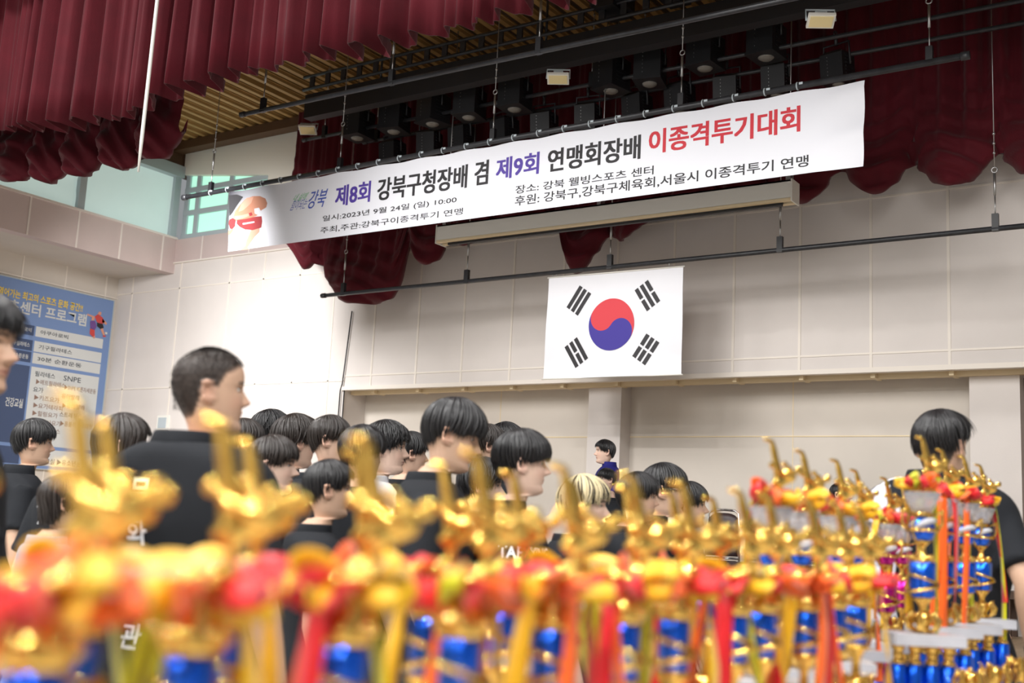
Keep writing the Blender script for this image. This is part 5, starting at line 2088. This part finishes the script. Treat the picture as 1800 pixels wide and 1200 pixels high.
def cluster(b, r, z, h, m=0, n=5):
    """crown of gilt leaves round a cup"""
    b.lathe([(r * .35, z), (r * .5, z + h * .12), (r * .34, z + h * .3), (r * .62, z + h * .6), (r * .55, z + h * .9), (r * .2, z + h)], 14, m=m)
    for k in range(n):
        a = 2 * math.pi * k / n
        d = np.array((math.cos(a), math.sin(a), 0))
        pts = [d * r * .5 + (0, 0, z + h * .05), d * r * .95 + (0, 0, z + h * .25), d * r * 1.08 + (0, 0, z + h * .6), d * r * .8 + (0, 0, z + h * .95), d * r * .98 + (0, 0, z + h * 1.08)]
        b.tube(pts, [.004, .0075, .0085, .006, .002], 7, m, flat=.55)
        b.ball(d * r * .95 + (0, 0, z + h * .45), .0062, m, 8, 6)
        b.ball(d * r * .7 + (0, 0, z + h * .82), .005, m, 8, 6)


def trophy_a(seed=1, foil=None):
    """mid-size cup: kick figure, bow, gilt dome, slashed blue cylinder, leaf crown, blue shaft on a marble foot"""
    root = empty('trophy')
    zc = 1.161                                           # top of the blue cylinder
    figure = figure_obj(root)
    figure.location = (0.018, 0, 1.2135)
    b = MB().lathe([(.021, zc - .002), (.0225, zc + .004), (.0215, zc + .012), (.0165, zc + .023), (.011, zc + .031), (.009, zc + .038), (.016, zc + .041), (.025, zc + .045), (.025, zc + .0490)], 22, lobes=11, amp=.035)
    for k in range(8):
        a = k * math.pi / 4
        b.ball((.022 * math.cos(a), .022 * math.sin(a), zc + .010), .0055, 0, 8, 6)
    b.build('dome', M_GOLD, root)
    MB().lathe([(.0165, zc - .064), (.0178, zc - .06), (.0185, zc - .02), (.0185, zc), (.012, zc + .002)], 24, lobes=12, amp=.02).build('cylinder', foil or M_BLUEFOIL, root)
    b = MB()
    swirl(b, .0185, zc - .064, .056)
    b.lathe([(.020, zc - .068), (.021, zc - .064), (.020, zc - .060)], 20)
    b.build('cylinder_bands', M_GOLD, root)
    b = MB().lathe([(.010, zc - .112), (.007, zc - .104), (.006, zc - .090), (.009, zc - .080), (.015, zc - .070), (.017, zc - .066)], 16)
    b.build('stem', M_GOLD, root)
    b = MB()
    cluster(b, .03, .985, .068)
    b.build('leaf_crown', M_GOLD, root)
    MB().box((-.045, -.045, .968), (.045, .045, .985), 0).build('plate', M_MARBLE, root)
    MB().lathe([(.03, .80), (.03, .962), (.02, .969)], 24, lobes=12, amp=.03).build('shaft', foil or M_BLUEFOIL, root)
    b = MB()
    cluster(b, .034, .775, .03)
    b.build('foot_leaves', M_GOLD, root)
    MB().box((-.05, -.05, TZ), (.05, .05, .778), 0).build('base', M_MARBLE, root)
    bw, tails, cols = bow_meshes(seed, zc + .042, .24, .044)
    bw.build('bow', cols, root)
    for t in tails:
        t.build('ribbon_tail', cols, root)
    return root


def globe_part(b, bg, r, z):
    b.ball((0, 0, z), r, 0, 22, 16, (1, 1, 1.08))
    bg.torus((0, 0, z - r * .05), r * 1.13, .0040, 0, 34, 6, bead=17)
    bg.torus((0, 0, z), r * 1.06, .0022, 0, 30, 6, (math.pi / 2, .5))
    for s in (-1, 1):
        bg.tube([(s * r * .75, 0, z + r * 1.05), (s * r * 1.5, 0, z + r * 1.3), (s * r * 1.55, 0, z + r * .5), (s * r * 1.18, 0, z - r * .1)], [.003, .0045, .004, .003], 7)
        bg.ball((s * r * 1.5, 0, z + r * 1.35), .006, 0, 8, 6)


def trophy_b(seed=1, dz=0.0, foil=None, k=1.0):
    """tall tiered cup: kick figure, bow, clear bowl, blue globe, slashed cylinder, crown, plate, legs, blue columns"""
    root = empty('trophy')
    f = figure_obj(root)
    f.location = (0.014, 0, 1.396 + dz)
    b = MB().lathe([(.024, 1.374), (.024, 1.379), (.014, 1.384), (.010, 1.390), (.012, 1.396)], 20, lobes=10, amp=.04)
    for q in range(8):
        a = q * math.pi / 4
        b.ball((.019 * math.cos(a), .019 * math.sin(a), 1.384), .0055, 0, 8, 6)
    o = b.build('dome', M_GOLD, root)
    o.location = (0, 0, dz)
    th = [(.018, 1.333), (.022, 1.337), (.030, 1.355), (.038, 1.376), (.0375, 1.377), (.028, 1.356), (.019, 1.340)]
    o = MB().lathe(th, 60, lobes=12, amp=.07).build('crystal_bowl', M_CRYSTAL, root)
    o.location = (0, 0, dz)
    b = MB().lathe([(.012, 1.322), (.020, 1.326), (.020, 1.331), (.015, 1.336)], 20, lobes=10, amp=.05)
    o = b.build('collar', M_GOLD, root)
    o.location = (0, 0, dz)
    g, bands = MB(), MB()
    globe_part(g, bands, .0285, 1.297)
    o = g.build('globe', foil or M_BLUEFOIL, root)
    o.location = (0, 0, dz)
    o = bands.build('globe_band', M_GOLD, root)
    o.location = (0, 0, dz)
    b = MB().tube([(-.022, -.026, 1.300), (-.012, -.030, 1.308), (.0, -.032, 1.313), (.012, -.030, 1.316), (.022, -.025, 1.316)], [.003, .006, .007, .006, .003], 8, flat=.5, up=(0, 1, 0))
    o = b.build('globe_wing', M_MARBLE, root)
    o.location = (0, 0, dz)
    b = MB().lathe([(.022, 1.224), (.024, 1.230), (.014, 1.238), (.007, 1.246), (.006, 1.258), (.012, 1.266), (.020, 1.272)], 18, lobes=9, amp=.04)
    for q in range(6):
        a = q * math.pi / 3
        b.ball((.021 * math.cos(a), .021 * math.sin(a), 1.236), .0075, 0, 8, 6)
    o = b.build('stem', M_GOLD, root)
    o.location = (0, 0, dz)
    o = MB().lathe([(.024, 1.152), (.0255, 1.155), (.0265, 1.20), (.0275, 1.226), (.018, 1.228)], 26, lobes=13, amp=.025).build('cylinder', foil or M_BLUEFOIL, root)
    o.location = (0, 0, dz)
    b = MB()
    swirl(b, .0265, 1.152, .062)
    o = b.build('cylinder_bands', M_GOLD, root)
    o.location = (0, 0, dz)
    b = MB().lathe([(.009, 1.118), (.007, 1.126), (.010, 1.136), (.018, 1.146), (.022, 1.153)], 16)
    o = b.build('lower_stem', M_GOLD, root)
    o.location = (0, 0, dz)
    b = MB()
    cluster(b, .034, 1.076, .045, n=6)
    o = b.build('leaf_crown', M_GOLD, root)
    o.location = (0, 0, dz)
    o = MB().box((-.075, -.05, 1.052), (.075, .05, 1.076), 0).build('plate', M_MARBLE, root)
    o.location = (0, 0, dz)
    z1 = 1.052 + dz
    for sx in (-.054, -.018, .018, .054):
        b = MB()
        b.lathe([(.017, z1 - .04), (.011, z1 - .033), (.008, z1 - .022), (.013, z1 - .010), (.0165, z1)], 12)
        b.ball((0, 0, z1 - .022), .012, 0, 10, 7)
        o = b.build('leg', M_GOLD, root)
        o.location = (sx, 0, 0)
        o = MB().lathe([(.017, TZ + .05), (.0175, z1 - .045), (.012, z1 - .038)], 20, lobes=10, amp=.035).build('column', foil or M_BLUEFOIL, root)
        o.location = (sx, 0, 0)
    b = MB()
    for sx in (-.04, .04):
        for q in range(5):
            a = q * 2 * math.pi / 5
            b.tube([(sx, -.055, TZ + .06), (sx + .022 * math.cos(a), -.055 + .012 * math.sin(a), TZ + .08), (sx + .03 * math.cos(a), -.055 + .016 * math.sin(a), TZ + .11)], [.004, .007, .002], 7)
    b.build('foot_leaves', M_GOLD, root)
    MB().box((-.08, -.058, TZ), (.08, .058, TZ + .05), 0).build('base', M_MARBLE, root)
    bw, tails, cols = bow_meshes(seed, 1.402 + dz, .42, .042)
    bw.build('bow', cols, root)
    for t in tails:
        t.build('ribbon_tail', cols, root)
    return root


def clone(o, mesh_from=None):
    c = o.copy()
    COL.objects.link(c)
    for ch in list(o.children):
        d = ch.copy()
        COL.objects.link(d)
        d.parent = c
    return c


def place(o, x, y, rz=0.0):
    o.location = (x, y, 0)
    o.rotation_euler = (0, 0, RZ + rz)
    return o


# front row and the row behind it: mid-size trophies; four ribbon arrangements are repeated
protoA = [trophy_a(s) for s in (101, 102, 103, 104, 105)]
used = set()


def put(protos, i, x, y, rz, label, group):
    o = protos[i]
    if id(o) in used:
        o = clone(o)
    else:
        used.add(id(o))
    place(o, x, y, rz)
    tag(o, label, 'trophy', group)
    return o


frontXY = [(-.600, .42), (-.612, .546), (-.600, .685), (-.588, .819), (-.593, .975), (-.593, 1.121), (-.591, 1.244), (-.586, 1.407), (-.586, 1.504), (-.570, 1.625), (-.569, 1.748), (-.572, 1.87)]
r2Y = [0.40, 0.546, 0.69, 0.83, 0.97, 1.11, 1.25, 1.39, 1.53, 1.67]
nth_ = ['nearest'] + ORD[1:]
for k, (x, y) in enumerate(frontXY):
    put(protoA, (k * 2 + 1) % 5, x, y, .12 * math.sin(k * 3.1),
        f'small gold kick-boxer trophy, {ORD[k]} from the left in the front row on the table', 'small trophies of the front row')
for k, y in enumerate(r2Y):
    put(protoA, (k * 3 + 2) % 5, -.74 + .004 * math.sin(k * 7), y, .15 * math.sin(k * 2.3 + 1),
        f'small gold kick-boxer trophy, {ORD[k]} from the left in the second row from the table edge', 'small trophies of the second row')
protoB = [trophy_b(s, foil=f) for s, f in ((201, None), (202, None), (203, None), (204, None))]
protoM = [trophy_b(s, dz=-.062, foil=f) for s, f in ((211, None), (212, M_MAGFOIL), (213, None))]


def foot_xy(px, py, h):
    p = atZ(px, py, 1.25 + h)
    return p[0] + UX[0] * .016, p[1] + UX[1] * .016


for k, (px, py) in enumerate([(1607, 766), (1643, 788), (1682, 800), (1712, 815)]):
    x, y = foot_xy(px, py, .25)
    put(protoB, k, x, y, .1 * math.sin(k * 2), f'tallest tiered trophy with blue globe, {ORD[k]} from the left in front of the broad man', 'tall trophies at the right')
for k, (px, py) in enumerate([(1340, 770), (1395, 790), (1457, 806), (1492, 824), (1545, 838), (1575, 850)]):
    x, y = foot_xy(px, py, .188)
    put(protoM, (0, 2, 0, 2, 1, 1)[k], x, y, .1 * math.sin(k * 2 + 1), f'tiered trophy with clear bowl, {ORD[k]} from the left of the six left of the tallest', 'tiered trophies at middle right')


def trophy_c():
    root = empty('trophy')
    MB().box((-.035, -.035, TZ), (.035, .035, TZ + .04), 0).build('base', M_MARBLE, root)
    MB().lathe([(.022, TZ + .04), (.022, .955), (.014, .962)], 20, lobes=10, amp=.03).build('column', M_BLUEFOIL, root)
    b = MB()
    cluster(b, .030, .96, .06, n=5)
    b.build('leaf_crown', M_GOLD, root)
    return root


c0 = trophy_c()
for k, (px, py) in enumerate([(1706, 1196), (1748, 1186), (1792, 1172)]):
    p = atZ(px, py, 1.0)
    o = c0 if k == 0 else clone(c0)
    place(o, p[0], p[1], .3 * k)
    tag(o, f'short blue column topped with gold leaves, {ORD[k]} from the left at the lower right', 'trophy', 'short trophies at the lower right corner')
